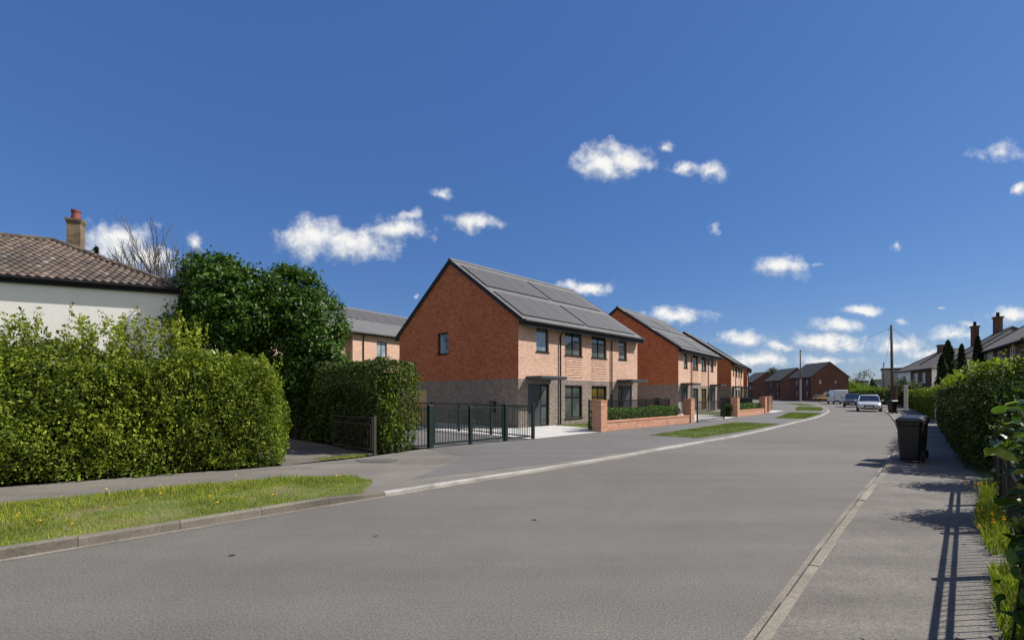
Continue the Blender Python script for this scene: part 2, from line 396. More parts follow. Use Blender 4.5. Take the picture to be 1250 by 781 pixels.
def hedge(name, p0, p1, T, H, dens, size, mat, label, seed, amp=0.07, faces='fbset', hvar=0.05, H1=None, aspect=0.5, z0=0.03, inset=0.2, tin=None, rnd=0.10, category='hedge', group=None, deep=0.10, taper=0.0, rich=False):
    """box-shaped hedge whose face on the right of p0->p1 is the front; f front, b back, s start, e end, t top"""
    rng = np.random.default_rng(seed)
    p0 = np.array(p0, float); p1 = np.array(p1, float); d = p1 - p0; L = np.linalg.norm(d); d /= L
    out = np.array([d[1], -d[0]])
    H1 = H if H1 is None else H1
    P, Q = [], []
    def hh(s): return H + (H1 - H) * s / L + hvar * np.sin(s * 2.3 + seed) + hvar * 0.6 * np.sin(s * 5.9 + 2 * seed)
    def put(s, w, z, nrm, ph):
        P.append(np.stack([p0[0] + d[0]*s - out[0]*w, p0[1] + d[1]*s - out[1]*w, z], 1))
        Q.append(np.tile(nrm, (len(s), 1)))
    do3 = np.array([out[0], out[1], 0.0]); d3 = np.array([d[0], d[1], 0.0])
    for fc in faces:
        area = {'f': L*H, 'b': L*H*0.5, 't': L*T, 's': T*H, 'e': T*H}[fc]; n = int(area * dens)
        dep = rng.exponential(deep, n).clip(0, 0.4) - 0.05
        if fc in 'fb':
            s = rng.uniform(0, L, n); z = rng.uniform(0.02, 1, n) * hh(s); w = dep - amp * (bulge(s, z, seed) + 0.35*np.sin(13*s + 2.1*z)*np.sin(11*z + seed)) + taper * z + rnd * np.clip(1 - (hh(s) - z) / (2.2*rnd), 0, 1)**2; s = s + np.where(s > L/2, -1, 1) * rnd * np.clip(1 - np.minimum(s, L - s) / (2.2*rnd), 0, 1)**2 * np.clip(1 - (hh(s) - z) / (3*rnd), 0, 1)
            if fc == 'b': w = T - w
            put(s, w, z, do3 if fc == 'f' else -do3, 0)
        elif fc == 't':
            s = rng.uniform(0, L, n); w = rng.uniform(0, T, n); z = hh(s) - dep + amp * bulge(s, w * 2, seed + 1) - rnd * (np.clip(1 - np.minimum(w, T - w) / (2*rnd), 0, 1)**2 + np.clip(1 - np.minimum(s, L - s) / (2*rnd), 0, 1)**2)
            put(s, w, z, np.array([0, 0, 1.0]), 0)
        else:
            w = rng.uniform(0, T, n); z = rng.uniform(0.02, 1, n) * (H if fc == 's' else H1); q = dep - amp * bulge(w * 1.5, z, seed + 2) + rnd * (np.clip(1 - ((H if fc == 's' else H1) - z) / (2.2*rnd), 0, 1)**2 + np.clip(1 - np.minimum(w, T - w) / (2*rnd), 0, 1)**2)
            put(q if fc == 's' else L - q, w, z, -d3 if fc == 's' else d3, 0)
    P = np.concatenate(P); Q = np.concatenate(Q); P[:, 2] = np.maximum(P[:, 2], 0.02) + z0
    co, idx = leaf_arrays(P, Q, size, rng, aspect, rich=rich)
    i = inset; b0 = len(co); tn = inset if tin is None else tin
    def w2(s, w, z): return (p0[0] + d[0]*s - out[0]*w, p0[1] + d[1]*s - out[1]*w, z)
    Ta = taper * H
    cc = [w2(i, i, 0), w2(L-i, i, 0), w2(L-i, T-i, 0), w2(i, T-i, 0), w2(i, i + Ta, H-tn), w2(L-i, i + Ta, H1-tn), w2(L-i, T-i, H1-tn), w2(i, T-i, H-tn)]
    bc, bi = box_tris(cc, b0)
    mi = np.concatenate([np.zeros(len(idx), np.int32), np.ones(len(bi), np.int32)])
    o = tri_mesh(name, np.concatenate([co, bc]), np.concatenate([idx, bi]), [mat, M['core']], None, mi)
    return tag(o, label, category, group)

def sprigs(name, pts, hts, size, mat, parent, seed, per=26, lean=0.18, aspect=0.5, stem=True, sway=0.05):
    """upright leafy shoots standing at pts"""
    rng = np.random.default_rng(seed); P, Q = [], []
    for (x, y, z), h in zip(pts, hts):
        n = max(4, int(per * h / 0.5)); t = rng.uniform(0, 1, n); lx, ly = rng.normal(0, lean, 2)
        r = sway * (1.2 - 0.8 * t)
        P.append(np.stack([x + lx*h*t + rng.normal(0, 1, n)*r, y + ly*h*t + rng.normal(0, 1, n)*r, z + h*t], 1))
        Q.append(unit(np.stack([rng.normal(0, 1, n), rng.normal(0, 1, n), rng.uniform(0, 0.8, n)], 1)))
    co, idx = leaf_arrays(np.concatenate(P), np.concatenate(Q), size, rng, aspect, 0.5, up=1.2)
    return tri_mesh(name, co, idx, [mat], parent)

def lobes_points(lobes, nclump, per, cr, rng, shell=0.55):
    vol = np.array([l[3]*l[4]*l[5] for l in lobes]) ** 0.67; vol /= vol.sum()
    P, Q = [], []
    for l, v in zip(lobes, vol):
        c = np.array(l[:3]); r = np.array(l[3:6]); k = max(3, int(nclump * v))
        dirs = unit(rng.normal(0, 1, (k, 3))); rad = rng.uniform(shell, 1.0, k) ** 0.6
        cen = c + dirs * r * rad[:, None]
        n = rng.integers(int(per * 0.6), int(per * 1.4), k)
        for i in range(k):
            P.append(cen[i] + rng.normal(0, cr, (n[i], 3)) * np.array([1, 1, 0.75])); Q.append(np.tile(dirs[i] * 0.9 + [0, 0, 0.35], (n[i], 1)))
    return np.concatenate(P), np.concatenate(Q)

def tree(name, base, trunk_h, trunk_r, lobes, nclump, per, cr, size, mat, label, cat, seed, group=None, aspect=0.55, core=0.0, rich=False, limbs=True, shell=0.55):
    rng = np.random.default_rng(seed)
    r = empty(name, base, 0, label, cat, group)
    mb = MB(); top = Vector((0, 0, trunk_h))
    mb.tube([(0, 0, -0.05), (0.03, 0.02, trunk_h * 0.5), (0, 0, trunk_h)], [trunk_r, trunk_r * 0.8, trunk_r * 0.6], 8)
    if limbs:
        for l in lobes:
            c = Vector(l[:3]); st = Vector((0, 0, trunk_h * rng.uniform(0.45, 0.95)))
            mid = st.lerp(c, 0.5) + Vector(rng.normal(0, 0.12, 3))
            mb.tube([st, mid, c], [trunk_r * 0.5, trunk_r * 0.35, trunk_r * 0.15], 6)
            for q in range(3):
                e = c + Vector(unit(rng.normal(0, 1, (1, 3)))[0] * np.array(l[3:6]) * 0.8)
                mb.tube([mid.lerp(c, 0.5), e], [trunk_r * 0.22, trunk_r * 0.06], 5)
    mb.build('trunk', M['bark'], r, True)
    P, Q = lobes_points(lobes, nclump, per, cr, rng, shell)
    P[:, 2] = np.maximum(P[:, 2], 0.1)
    co, idx = leaf_arrays(P, Q, size, rng, aspect, 0.8, rich=rich)
    tri_mesh('crown', co, idx, [mat], r)
    return r

# ------------------------------------------------------------------ ground and roads
def catmull(pts, step=1.0):
    P = [np.array(p, float) for p in pts]; P = [2*P[0]-P[1]] + P + [2*P[-1]-P[-2]]; out = []
    for i in range(1, len(P) - 2):
        n = max(2, int(np.linalg.norm(P[i+1]-P[i]) / step))
        for k in range(n):
            t = k / n; a, b, c, d = P[i-1:i+3]
            out.append(0.5 * ((2*b) + (-a+c)*t + (2*a-5*b+4*c-d)*t*t + (-a+3*b-3*c+d)*t**3))
    out.append(P[-2]); return np.array(out)

def resample(L, n):
    s = np.r_[0, np.cumsum(np.linalg.norm(np.diff(L, axis=0), axis=1))]; q = np.linspace(0, s[-1], n)
    return np.stack([np.interp(q, s, L[:, 0]), np.interp(q, s, L[:, 1])], 1)

def offset(L, w):   # positive = right of travel
    t = np.gradient(L, axis=0); t /= np.linalg.norm(t, axis=1, keepdims=True)
    return L + np.stack([t[:, 1], -t[:, 0]], 1) * w

def strip(name, A, B, za, mat, kind='structure', zb=None):
    zb = za if zb is None else zb; n = len(A); mb = MB()
    mb.v = [(a[0], a[1], za) for a in A] + [(b[0], b[1], zb) for b in B]
    mb.f = [(i, n + i, n + i + 1, i + 1) for i in range(n - 1)]
    return tag(mb.build(name, mat), kind=kind)

def sheet(name, pts, z, mat, kind='structure', skirt=0.0):
    mb = MB(); p = [(x, y, z) for x, y in pts]
    mb.poly(p)
    if skirt:
        for i in range(len(p)):
            a = p[i]; b = p[(i + 1) % len(p)]
            mb.poly([a, b, (b[0], b[1], z - skirt), (a[0], a[1], z - skirt)])
    return tag(mb.build(name, mat), kind=kind)

LKP = [(-14, -3.9), (-5.17, 4.72), (-2.08, 7.66), (1.4, 10.8), (5.64, 14.96), (9.8, 19.2), (15.8, 26.1), (21.2, 32.35), (27.6, 40.7), (32.5, 48), (38.5, 58), (43.5, 68), (47.5, 80), (50.5, 95), (53, 110), (56, 140), (60, 190)]
RKP = [(-4.0, -2.9), (1.56, 3.18), (3.5, 5.32), (5.80, 7.82), (7.73, 9.90), (11.27, 13.88), (13.55, 16.5), (17.5, 21.3), (24.5, 30.2), (33.6, 42.2), (40.2, 52), (46.6, 62), (53.6, 73), (56.6, 84), (59, 96), (61, 112), (64, 140), (68, 190)]
LK = catmull(LKP, 0.7); RK = catmull(RKP, 0.7)
# back line of the left pavement, back line of the right pavement
LBP = [(-16, 1.6), (-8.9, 8.1), (-5.2, 10.5), (-3.4, 12.4), (-2.5, 13.9), (0.75, 16.7), (4.1, 20.0), (10.1, 25.9), (15.9, 32.6), (20.2, 37.6), (25.4, 45.6), (29.5, 54), (33.5, 64), (37, 75), (41, 90), (44, 110), (48, 140), (52, 190)]
RBP = [(-1.0, -2.6), (2.5, 2.2), (4.53, 4.285), (8.33, 8.18), (9.5, 9.6), (14.8, 15.6), (21.6, 23.4), (31, 35), (41, 48), (50, 60), (58, 72), (61, 84), (62.5, 96), (64, 112), (67, 140), (71, 190)]
LB = catmull(LBP, 0.7); RB = catmull(RBP, 0.7)

sheet('ground', [(-900, -300), (1500, -300), (1500, 1500), (-900, 1500)], -0.03, M['field'])
n = 220
strip('road', resample(LK, n), resample(offset(RK, 0.15), n), 0.0, M['road'])
strip('pavement_left', resample(LB, n), resample(offset(LK, -0.10), n), 0.05, M['pave_left'])
strip('pavement_right', resample(offset(RK, 0.17), n), resample(RB, n), 0.06, M['pave'])
strip('front_gardens_right', RB, offset(RB, 14), 0.055, M['field'])
strip('dusty_channel_right', offset(RK, 0.01)[:75], offset(RK, 0.095)[:75], 0.004, M['dust'])
ik = int(np.argmin(np.linalg.norm(LK - np.array([-2.08, 7.66]), axis=1)))
strip('dusty_channel_left', offset(LK, 0.0)[:ik + 12], offset(LK, 0.10)[:ik + 12], 0.004, M['dust'])

def kerbs(name, L, w0, w1, z0, z1, mat, seg=0.91, gap=0.005, jit=0.004, drop=None):
    s = np.r_[0, np.cumsum(np.linalg.norm(np.diff(L, axis=0), axis=1))]; mb = MB(); k = 0
    A = offset(L, w0); B = offset(L, w1)
    def at(X, q): return np.interp(q, s, X[:, 0]), np.interp(q, s, X[:, 1])
    q = 0.0; seg = s[-1] / round(s[-1] / seg)
    while q + seg < s[-1] + 0.01:
        a0, a1 = at(A, q + gap), at(A, q + seg - gap); b0, b1 = at(B, q + gap), at(B, q + seg - gap)
        dz = random.uniform(-jit, jit); zt = z1 + dz
        za = zt if drop is None or q + seg * 1.4 < s[-1] else drop
        ch = 0.018
        mb.hexa([(*a0, z0), (*a1, z0), (*b1, z0), (*b0, z0)], [(*a0, zt - ch), (*a1, za - ch * 0.5), (*b1, za - ch * 0.5), (*b0, zt - ch)])
        am0 = tuple(np.array(a0) * 0.88 + np.array(b0) * 0.12); am1 = tuple(np.array(a1) * 0.88 + np.array(b1) * 0.12)
        bm0 = tuple(np.array(a0) * 0.12 + np.array(b0) * 0.88); bm1 = tuple(np.array(a1) * 0.12 + np.array(b1) * 0.88)
        lo = [(*a0, zt - ch + 0.0005), (*a1, za - ch * 0.5 + 0.0005), (*b1, za - ch * 0.5 + 0.0005), (*b0, zt - ch + 0.0005)]
        mb.hexa(lo, [(*am0, zt), (*am1, za), (*bm1, za), (*bm0, zt)])
        q += seg
    return tag(mb.build(name, mat), kind='structure')
kerbs('kerb_left', LK[:ik + 1], -0.13, 0.0, -0.02, 0.105, M['kerb_old'], gap=0.003, jit=0.007, drop=0.05)
kerbs('dropped_kerb_left', LK[ik:], -0.125, 0.0, -0.02, 0.058, M['kerb_new'], seg=0.95, gap=0.003, jit=0.001)
kerbs('kerb_right', RK, 0.09, 0.185, -0.02, 0.064, M['kerb_pale'], seg=0.91, gap=0.004, jit=0.007)

def inpoly(px, py, poly):
    poly = np.array(poly); inside = np.zeros(len(px), bool); j = len(poly) - 1
    for i in range(len(poly)):
        xi, yi = poly[i]; xj, yj = poly[j]
        c = ((yi > py) != (yj > py)) & (px < (xj - xi) * (py - yi) / (yj - yi + 1e-12) + xi)
        inside ^= c; j = i
    return inside

def grass(name, poly, z, n, h, w, mat, label, seed, patchy=0.0, lean=0.5):
    rng = np.random.default_rng(seed); pp = np.array(poly); lo, hi = pp.min(0), pp.max(0)
    x = rng.uniform(lo[0], hi[0], n * 3); y = rng.uniform(lo[1], hi[1], n * 3)
    k = inpoly(x, y, poly)
    if patchy:
        f = np.sin(x * 2.1 + seed) * np.sin(y * 2.7) + 0.7 * np.sin(x * 5.3) * np.sin(y * 4.9 + seed)
        k &= rng.uniform(0, 1, len(x)) > patchy * (f > 0.3)
    x, y = x[k][:n], y[k][:n]; m = len(x)
    a = rng.uniform(0, 2 * PI, m); hh = h * rng.uniform(0.4, 1.4, m) * (0.75 + 0.35 * np.sin(x * 1.7 + seed) * np.sin(y * 1.9))
    ln = lean * hh * rng.uniform(0.1, 1, m); b = rng.uniform(0, 2 * PI, m)
    c = np.stack([x, y, np.full(m, z)], 1); s = np.stack([np.cos(a) * w, np.sin(a) * w, np.zeros(m)], 1)
    tip = c + np.stack([np.cos(b) * ln, np.sin(b) * ln, hh], 1)
    mid = c + np.stack([np.cos(b) * ln * 0.3, np.sin(b) * ln * 0.3, hh * 0.6], 1)
    co = np.stack([c - s, c + s, mid + s * 0.7, mid - s * 0.7, tip], 1).reshape(-1, 3)
    q = np.arange(m, dtype=np.int32)[:, None] * 5
    idx = np.concatenate([q + [[0, 1, 2]], q + [[0, 2, 3]], q + [[3, 2, 4]]], 1).reshape(-1, 3)
    o = tri_mesh(name, co, idx, [mat]); return tag(o, label, 'grass', kind='stuff')

# near left verge
near = offset(LK, -0.15)[:ik - 0]
seg_in = [tuple(p) for p in near if p[0] > -13]
tail = (-2.45, 7.70)
back = [(-2.55, 8.55), (-3.1, 9.0), (-4.4, 8.95), (-6.0, 7.95), (-7.5, 6.75), (-9.5, 5.0), (-14.0, 0.8)]
verge_poly = seg_in + [tail] + back
sheet('grass_verge', verge_poly, 0.086, M['turf'], skirt=0.06)
grass('verge_grass', verge_poly, 0.085, 90000, 0.046, 0.0033, M['blade'], 'rough spring grass along the left kerb', 3, 0.75)
grass('verge_tufts', [(-13, 1.6), (-9.2, 5.05), (-7.3, 6.75), (-4.4, 8.8), (-3.0, 8.9), (-2.7, 8.3), (-5, 7.6), (-9, 3.9)], 0.085, 16000, 0.085, 0.004, M['blade'], 'longer grass at the back of the left verge', 5, 0.8)

def isl(a, b, w0, w1, taper=0.0):
    """verge island between kerb stations a..b (metres of Y) and offsets behind the kerb"""
    Lk = LK[(LK[:, 1] >= a) & (LK[:, 1] <= b)]
    inner = offset(LK, -w0)[(LK[:, 1] >= a) & (LK[:, 1] <= b)]; outer = offset(LK, -w1)[(LK[:, 1] >= a) & (LK[:, 1] <= b)]
    sh = np.array([0.71, 0.70]) * taper
    outer = outer.copy(); m = np.linspace(0, 1, len(outer))[:, None]; outer = outer + sh * (1 - m) 
    return [tuple(p) for p in inner] + [tuple(p) for p in outer[::-1]]
ISL = [[(6.7, 16.95), (10.0, 20.1), (14.2, 24.75), (12.3, 26.0), (8.6, 21.7), (5.3, 18.1)],
       [(18.7, 29.9), (22.2, 34.2), (25.6, 38.5), (23.4, 39.4), (20.0, 34.5), (17.2, 30.6)],
       [(28.9, 43.6), (32.6, 48.9), (36.6, 55.3), (34.7, 56.6), (30.6, 50.5), (27.0, 44.3)], isl(60, 76, 0.3, 2.2, 0.5)]
for i, pl in enumerate(ISL):
    sheet('grass_verge', pl, 0.060, M['new_turf'])
    grass('new_turf', pl, 0.060, [22000, 14000, 8000, 4000][i], 0.045, [0.006, 0.009, 0.014, 0.02][i], M['blade_new'], 'short new turf in a verge island', 20 + i, 0, 0.4)

# driveway between the tall hedges, parking court, tarmac patch
sheet('old_driveway', [(-5.15, 10.55), (-3.6, 12.55), (-12.2, 21.0), (-14.5, 18.8)], 0.056, M['drive'])
sheet('parking_court', [(-2.75, 13.75), (0.72, 16.62), (-6.6, 24.1), (-10.8, 21.0)], 0.057, M['pave_new'])
sheet('new_path_surface', [(-1.9, 8.9), (1.2, 11.2), (5.5, 15.4), (9.7, 19.7), (15.6, 26.5), (20.8, 32.8), (27, 41), (32, 48.5), (37.5, 58.5), (42.5, 68.5), (46.5, 80.5),
      (40, 88), (37, 75), (33.5, 64), (29.5, 54), (25.4, 45.6), (20.2, 37.6), (15.9, 32.6), (10.1, 25.9), (4.1, 20.0), (0.75, 16.66), (-2.5, 13.7), (-1.2, 12.0)], 0.054, M['pave_new'])
sheet('tarmac_patch', [(-3.55, 11.0), (-2.95, 11.0), (-2.75, 11.35), (-3.1, 11.6), (-3.85, 11.45)], 0.060, M['patch'])
grass('drive_weeds', [(-5.0, 11.6), (-3.9, 12.3), (-3.75, 12.1), (-4.6, 11.3)], 0.05, 900, 0.06, 0.005, M['blade'], 'weeds along the old driveway edge', 31)

# ------------------------------------------------------------------ houses
def wall_sheet(mb, a0, a1, z0, z1, holes, P, rev=0.12):
    xs = sorted({a0, a1, *[h[0] for h in holes], *[h[1] for h in holes]}); zs = sorted({z0, z1, *[h[2] for h in holes], *[h[3] for h in holes]})
    xs = [x for x in xs if a0 <= x <= a1]; zs = [z for z in zs if z0 <= z <= z1]
    for i in range(len(xs) - 1):
        for j in range(len(zs) - 1):
            cx, cz = (xs[i] + xs[i+1]) / 2, (zs[j] + zs[j+1]) / 2
            if any(h[0] < cx < h[1] and h[2] < cz < h[3] for h in holes): continue
            mb.poly([P(xs[i], zs[j], 0), P(xs[i+1], zs[j], 0), P(xs[i+1], zs[j+1], 0), P(xs[i], zs[j+1], 0)])
    for h in holes:
        x0, x1, b, t = max(h[0], a0), min(h[1], a1), max(h[2], z0), min(h[3], z1)
        if x1 <= x0 or t <= b: continue
        mb.poly([P(x0, b, 0), P(x0, t, 0), P(x0, t, rev), P(x0, b, rev)]); mb.poly([P(x1, b, 0), P(x1, t, 0), P(x1, t, rev), P(x1, b, rev)])
        if h[3] <= z1: mb.poly([P(x0, t, 0), P(x1, t, 0), P(x1, t, rev), P(x0, t, rev)])
        if h[2] >= z0: mb.poly([P(x0, b, 0), P(x1, b, 0), P(x1, b, rev), P(x0, b, rev)])

def window(parent, w, h, loc, rz=0.0, mull=(), trans=(), fm='black_trim', gm='glass', fr=0.055, sill=True, name='window'):
    mb = MB(); d = 0.06
    mb.box(0, w, 0, d, 0, fr).box(0, w, 0, d, h - fr, h).box(0, fr, 0, d, fr, h - fr).box(w - fr, w, 0, d, fr, h - fr)
    for m in mull: mb.box(w*m - fr*0.6, w*m + fr*0.6, 0.004, d - 0.002, fr, h - fr)
    for t in trans: mb.box(fr, w - fr, 0.008, d - 0.004, h*t - fr*0.6, h*t + fr*0.6)
    o = mb.build(name, M[fm], parent); o.location = loc; o.rotation_euler = (0, 0, rz)
    g = MB().box(fr * 0.5, w - fr * 0.5, 0.03, 0.045, fr * 0.5, h - fr * 0.5).build('pane', M[gm], o)
    if sill: MB().box(-0.04, w + 0.04, -0.13, 0.055, -0.045, -0.002).build('sill', M['black_trim' if fm == 'black_trim' else 'upvc'], o)
    return o

def gable_roof(parent, L, W, eave, rise, ov, vg, th, mat, name='roof'):
    """ridge along x; slab with overhanging eaves"""
    s = rise / (W / 2); mb = MB()
    ze = eave - ov * s
    prof_o = [(-ov, ze), (W/2, eave + rise), (W + ov, ze)]
    for (ya, za), (yb, zb) in ((prof_o[0], prof_o[1]), (prof_o[2], prof_o[1])):
        lo = [(-vg, ya, za), (L+vg, ya, za), (L+vg, yb, zb), (-vg, yb, zb)]
        mb.hexa(lo, [(x, y, z + th) for x, y, z in lo])
    return mb.build(name, mat, parent)

def modern_house(label, O, d, group, L=10.9, W=10.2, eave=5.2, rise=3.57, zb=0.0):
    rz = math.atan2(d[1], d[0])
    r = empty('semi_detached_house', (O[0], O[1], 0.0), rz, label, 'house', group)
    PL = 2.37
    gf = [(0.66, 2.25, 0.03, 2.13), (3.51, 5.02, 0.38, 2.10), (5.9, 7.41, 0.38, 2.10), (8.65, 10.24, 0.03, 2.13)]
    ff = [(1.26, 2.2, 3.73, 4.9), (3.51, 5.02, 3.68, 4.92), (5.9, 7.41, 3.68, 4.92), (8.7, 9.64, 3.73, 4.9)]
    gw = [(5.28, 6.28, 3.85, 5.03)]
    front = lambda x, z, k: (x, k, z); left = lambda y, z, k: (k, y, z); right = lambda y, z, k: (L - k, y, z); rear = lambda x, z, k: (x, W - k, z)
    lo = MB(); wall_sheet(lo, 0, L, zb, PL - 0.24, gf, front)
    for P in (left, right): wall_sheet(lo, 0, W, zb, PL - 0.24, [], P)
    wall_sheet(lo, 0, L, zb, PL - 0.24, [], rear)
    lo.build('plinth_wall', M['grey_brick'], r)
    so = MB(); so.box(-0.004, 0.2, -0.004, W + 0.004, PL - 0.24, PL).box(L - 0.2, L + 0.004, -0.004, W + 0.004, PL - 0.24, PL).box(0.2, L - 0.2, -0.004, 0.2, PL - 0.24, PL).box(0.2, L - 0.2, W - 0.2, W + 0.004, PL - 0.24, PL)
    so.build('soldier_course', M['grey_soldier'], r)
    uf = MB(); wall_sheet(uf, 0, L, PL, eave, ff, front); uf.build('front_wall', M['sunlit_salmon_brick'], r)
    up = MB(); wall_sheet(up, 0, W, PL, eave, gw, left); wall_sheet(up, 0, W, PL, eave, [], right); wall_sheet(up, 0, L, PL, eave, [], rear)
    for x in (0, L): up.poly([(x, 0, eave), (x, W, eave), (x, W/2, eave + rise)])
    up.build('gable_walls', M['shaded_red_brick'], r)
    # windows and doors
    for k, (x0, x1, z0, z1) in enumerate(ff): window(r, x1-x0, z1-z0, (x0, 0.085, z0), 0, (0.5,) if x1-x0 > 1.2 else (), gm='glass' if 0 < k < 3 else 'glass_mid')
    for k in (1, 2):
        x0, x1, z0, z1 = gf[k]; window(r, x1-x0, z1-z0, (x0, 0.085, z0), 0, (0.5,), (0.64,), gm='glass' if k == 1 else 'glass_room', fr=0.07)
    y0, y1, z0, z1 = gw[0]; window(r, y1-y0, z1-z0, (0.085, y1, z0), -PI/2)
    for x0, flip in ((0.66, False), (8.65, True)):
        xd = x0 if not flip else x0 + 0.62
        dm = MB().box(xd, xd + 0.97, 0.09, 0.14, 0.05, 2.12)
        for q in range(3): dm.box(xd + 0.10, xd + 0.87, 0.082, 0.0895, 0.2 + q*0.62, 0.2 + q*0.62 + 0.5)
        do = dm.build('door', M['grey_metal'], r)
        hx = xd + (0.88 if not flip else 0.09)
        MB().tube([(hx, 0.03, 1.0), (hx, 0.03, 1.35)], 0.014, 6).box(hx-0.01, hx+0.01, 0.03, 0.09, 1.02, 1.04).box(hx-0.01, hx+0.01, 0.03, 0.09, 1.31, 1.33).build('handle', M['rim'], do)
        xs = xd + 0.97 if not flip else x0
        window(r, 0.62, 2.07, (xs, 0.085, 0.05), 0, (), (0.5,), fr=0.08, sill=False, name='sidelight')
        cn = MB().box(x0 - 0.12, x0 + 1.75, -0.95, 0.0, 2.34, 2.36).box(x0 - 0.15, x0 + 1.78, -0.98, 0.0, 2.361, 2.50)
        cn.build('door_canopy', M['grey_metal'], r, bevel=0.01)
        MB().box(x0 - 0.1, x0 + 1.7, -0.55, -0.01, 0.0, 0.07).build('doorstep', M['concrete'], r)
    # projecting brick courses under the middle windows
    for x0, x1 in ((3.51, 5.02), (5.9, 7.41)):
        b = MB()
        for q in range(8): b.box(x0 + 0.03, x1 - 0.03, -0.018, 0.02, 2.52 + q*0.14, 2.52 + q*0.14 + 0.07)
        b.build('ribbed_brick_panel', M['sunlit_salmon_brick'], r)
    # roof, trims, gutters
    s = rise / (W/2); ov = 0.38; th = 0.16
    rf = gable_roof(r, L, W, eave + 0.02, rise, ov, 0.09, th, M['roof'])
    ze = eave + 0.02 - ov*s
    rc = MB().tube([(-0.09, W/2, eave + rise + th), (L + 0.09, W/2, eave + rise + th)], 0.10, 8); rc.build('ridge_cap', M['roof'], rf)
    for x in (-0.115, L + 0.092):
        for ya in (-ov, W + ov):
            a = (ya, ze); b = (W/2, eave + 0.02 + rise)
            MB().hexa([(x, a[0], a[1]-0.05), (x+0.023, a[0], a[1]-0.05), (x+0.023, b[0], b[1]-0.05), (x, b[0], b[1]-0.05)], [(x, a[0], a[1]+th+0.02), (x+0.023, a[0], a[1]+th+0.02), (x+0.023, b[0], b[1]+th+0.02), (x, b[0], b[1]+th+0.02)]).build('verge_trim', M['black_trim'], rf)
    gt = MB().tube([(-0.06, -ov - 0.07, ze + 0.09), (L + 0.06, -ov - 0.07, ze + 0.09)], 0.085, 8).box(0.0, L, -ov + 0.02, -0.001, ze - 0.02, ze + 0.0)
    gt.box(-0.06, L + 0.06, -ov - 0.03, -ov - 0.002, ze - 0.16, ze + 0.15)
    gt.build('gutter', M['black_trim'], r)
    for x in (3.05, 7.85):
        MB().tube([(x, -ov - 0.03, ze + 0.02), (x, -ov, ze - 0.12), (x, -0.07, ze - 0.3), (x, -0.07, 0.08)], 0.038, 8).build('drainpipe', M['black_trim'], r, True)
    # solar panels: two rows, two groups
    SL = math.hypot(W/2 + ov, rise + ov*s); cs, sn = (W/2 + ov)/SL, (rise + ov*s)/SL
    def rp(x, t, o): return (x, -ov + t*cs - o*sn, ze + t*sn + o*cs + th*cs)
    fmb = MB(); pm = []
    for (t0, t1) in ((0.07*SL, 0.43*SL), (0.53*SL, 0.90*SL)):
        for (g0, g1, k) in ((0.3, 5.2, 4), (5.55, 10.5, 4)):
            w = (g1 - g0) / k
            f = [rp(g0 - 0.10, t0 - 0.10, 0.0), rp(g1 + 0.06, t0 - 0.10, 0.0), rp(g1 + 0.06, t1 + 0.06, 0.0), rp(g0 - 0.10, t1 + 0.06, 0.0)]
            f2 = [rp(g0 - 0.10, t0 - 0.10, 0.03), rp(g1 + 0.06, t0 - 0.10, 0.03), rp(g1 + 0.06, t1 + 0.06, 0.03), rp(g0 - 0.10, t1 + 0.06, 0.03)]
            fmb.hexa(f, f2)
            for q in range(k):
                a, b = g0 + q*w + 0.012, g0 + (q+1)*w - 0.012
                pb = MB().hexa([rp(a, t0, 0.031), rp(b, t0, 0.031), rp(b, t1, 0.031), rp(a, t1, 0.031)], [rp(a, t0, 0.06), rp(b, t0, 0.06), rp(b, t1, 0.06), rp(a, t1, 0.06)])
                pb.build('solar_panel', M['panel'], rf)
    fmb.build('panel_tray', M['black_trim'], rf)
    MB().box(-0.16, -0.003, 1.5, 1.82, 0.75, 1.28).build('meter_box', M['black_trim'], r, bevel=0.015)
    return r

GH = 'new brick semi-detached houses in a row'
D1 = (0.7006, 0.7135); O1 = (0.3, 21.8)
h1 = modern_house('nearest red brick house, behind the dark green gate', O1, D1, GH)
specs = [((12.9, 36.2), (0.62, 0.785), 'second red brick house in the row, behind black railings and low brick wall'),
         ((24.7, 52.6), (0.54, 0.84), 'third red brick house in the row, next to farthest'),
         ((32.9, 65.3), (0.46, 0.888), 'farthest red brick house of the row, mostly hidden behind the third')]
for O, d, lab in specs:
    c = copy_tree(h1); c.location = (O[0], O[1], 0); c.rotation_euler = (0, 0, math.atan2(d[1], d[0])); c['label'] = lab

def frame(O, d):
    d = np.array(d) / np.linalg.norm(d); nrm = np.array([d[1], -d[0]]); O = np.array(O)
    return lambda u, v: tuple(O + d*u + nrm*v)
F1 = frame(O1, D1)
F2 = frame(specs[0][0], specs[0][1]); F3 = frame(specs[1][0], specs[1][1]); F4 = frame(specs[2][0], specs[2][1])

def slab(name, F, u0, u1, v0, v1, z, mat): return sheet(name, [F(u0, v0), F(u1, v0), F(u1, v1), F(u0, v1)], z, mat)
slab('concrete_path', F1, -3.42, -0.02, -11, 3.95, 0.062, M['concrete'])
sheet('concrete_path', [F1(-0.02, 0.03), F1(2.6, 0.03), F1(2.6, 2.0), F1(1.2, 3.5), F1(1.25, 3.95), F1(-0.02, 3.95)], 0.0624, M['concrete'])
l1 = [F1(2.75, 0.1), F1(8.5, 0.1), F1(8.5, 3.45), F1(1.5, 3.45), F1(2.0, 2.6)]
sheet('front_lawn', l1, 0.060, M['new_turf']); grass('front_lawn_grass', l1, 0.06, 6000, 0.05, 0.007, M['blade_new'], 'short lawn behind the nearest low brick wall', 41)
slab('concrete_path', F1, 8.6, 14.0, 0.02, 3.9, 0.0622, M['concrete'])
slab('concrete_path', F2, -6.3, 1.4, -9, 4.5, 0.061, M['concrete'])
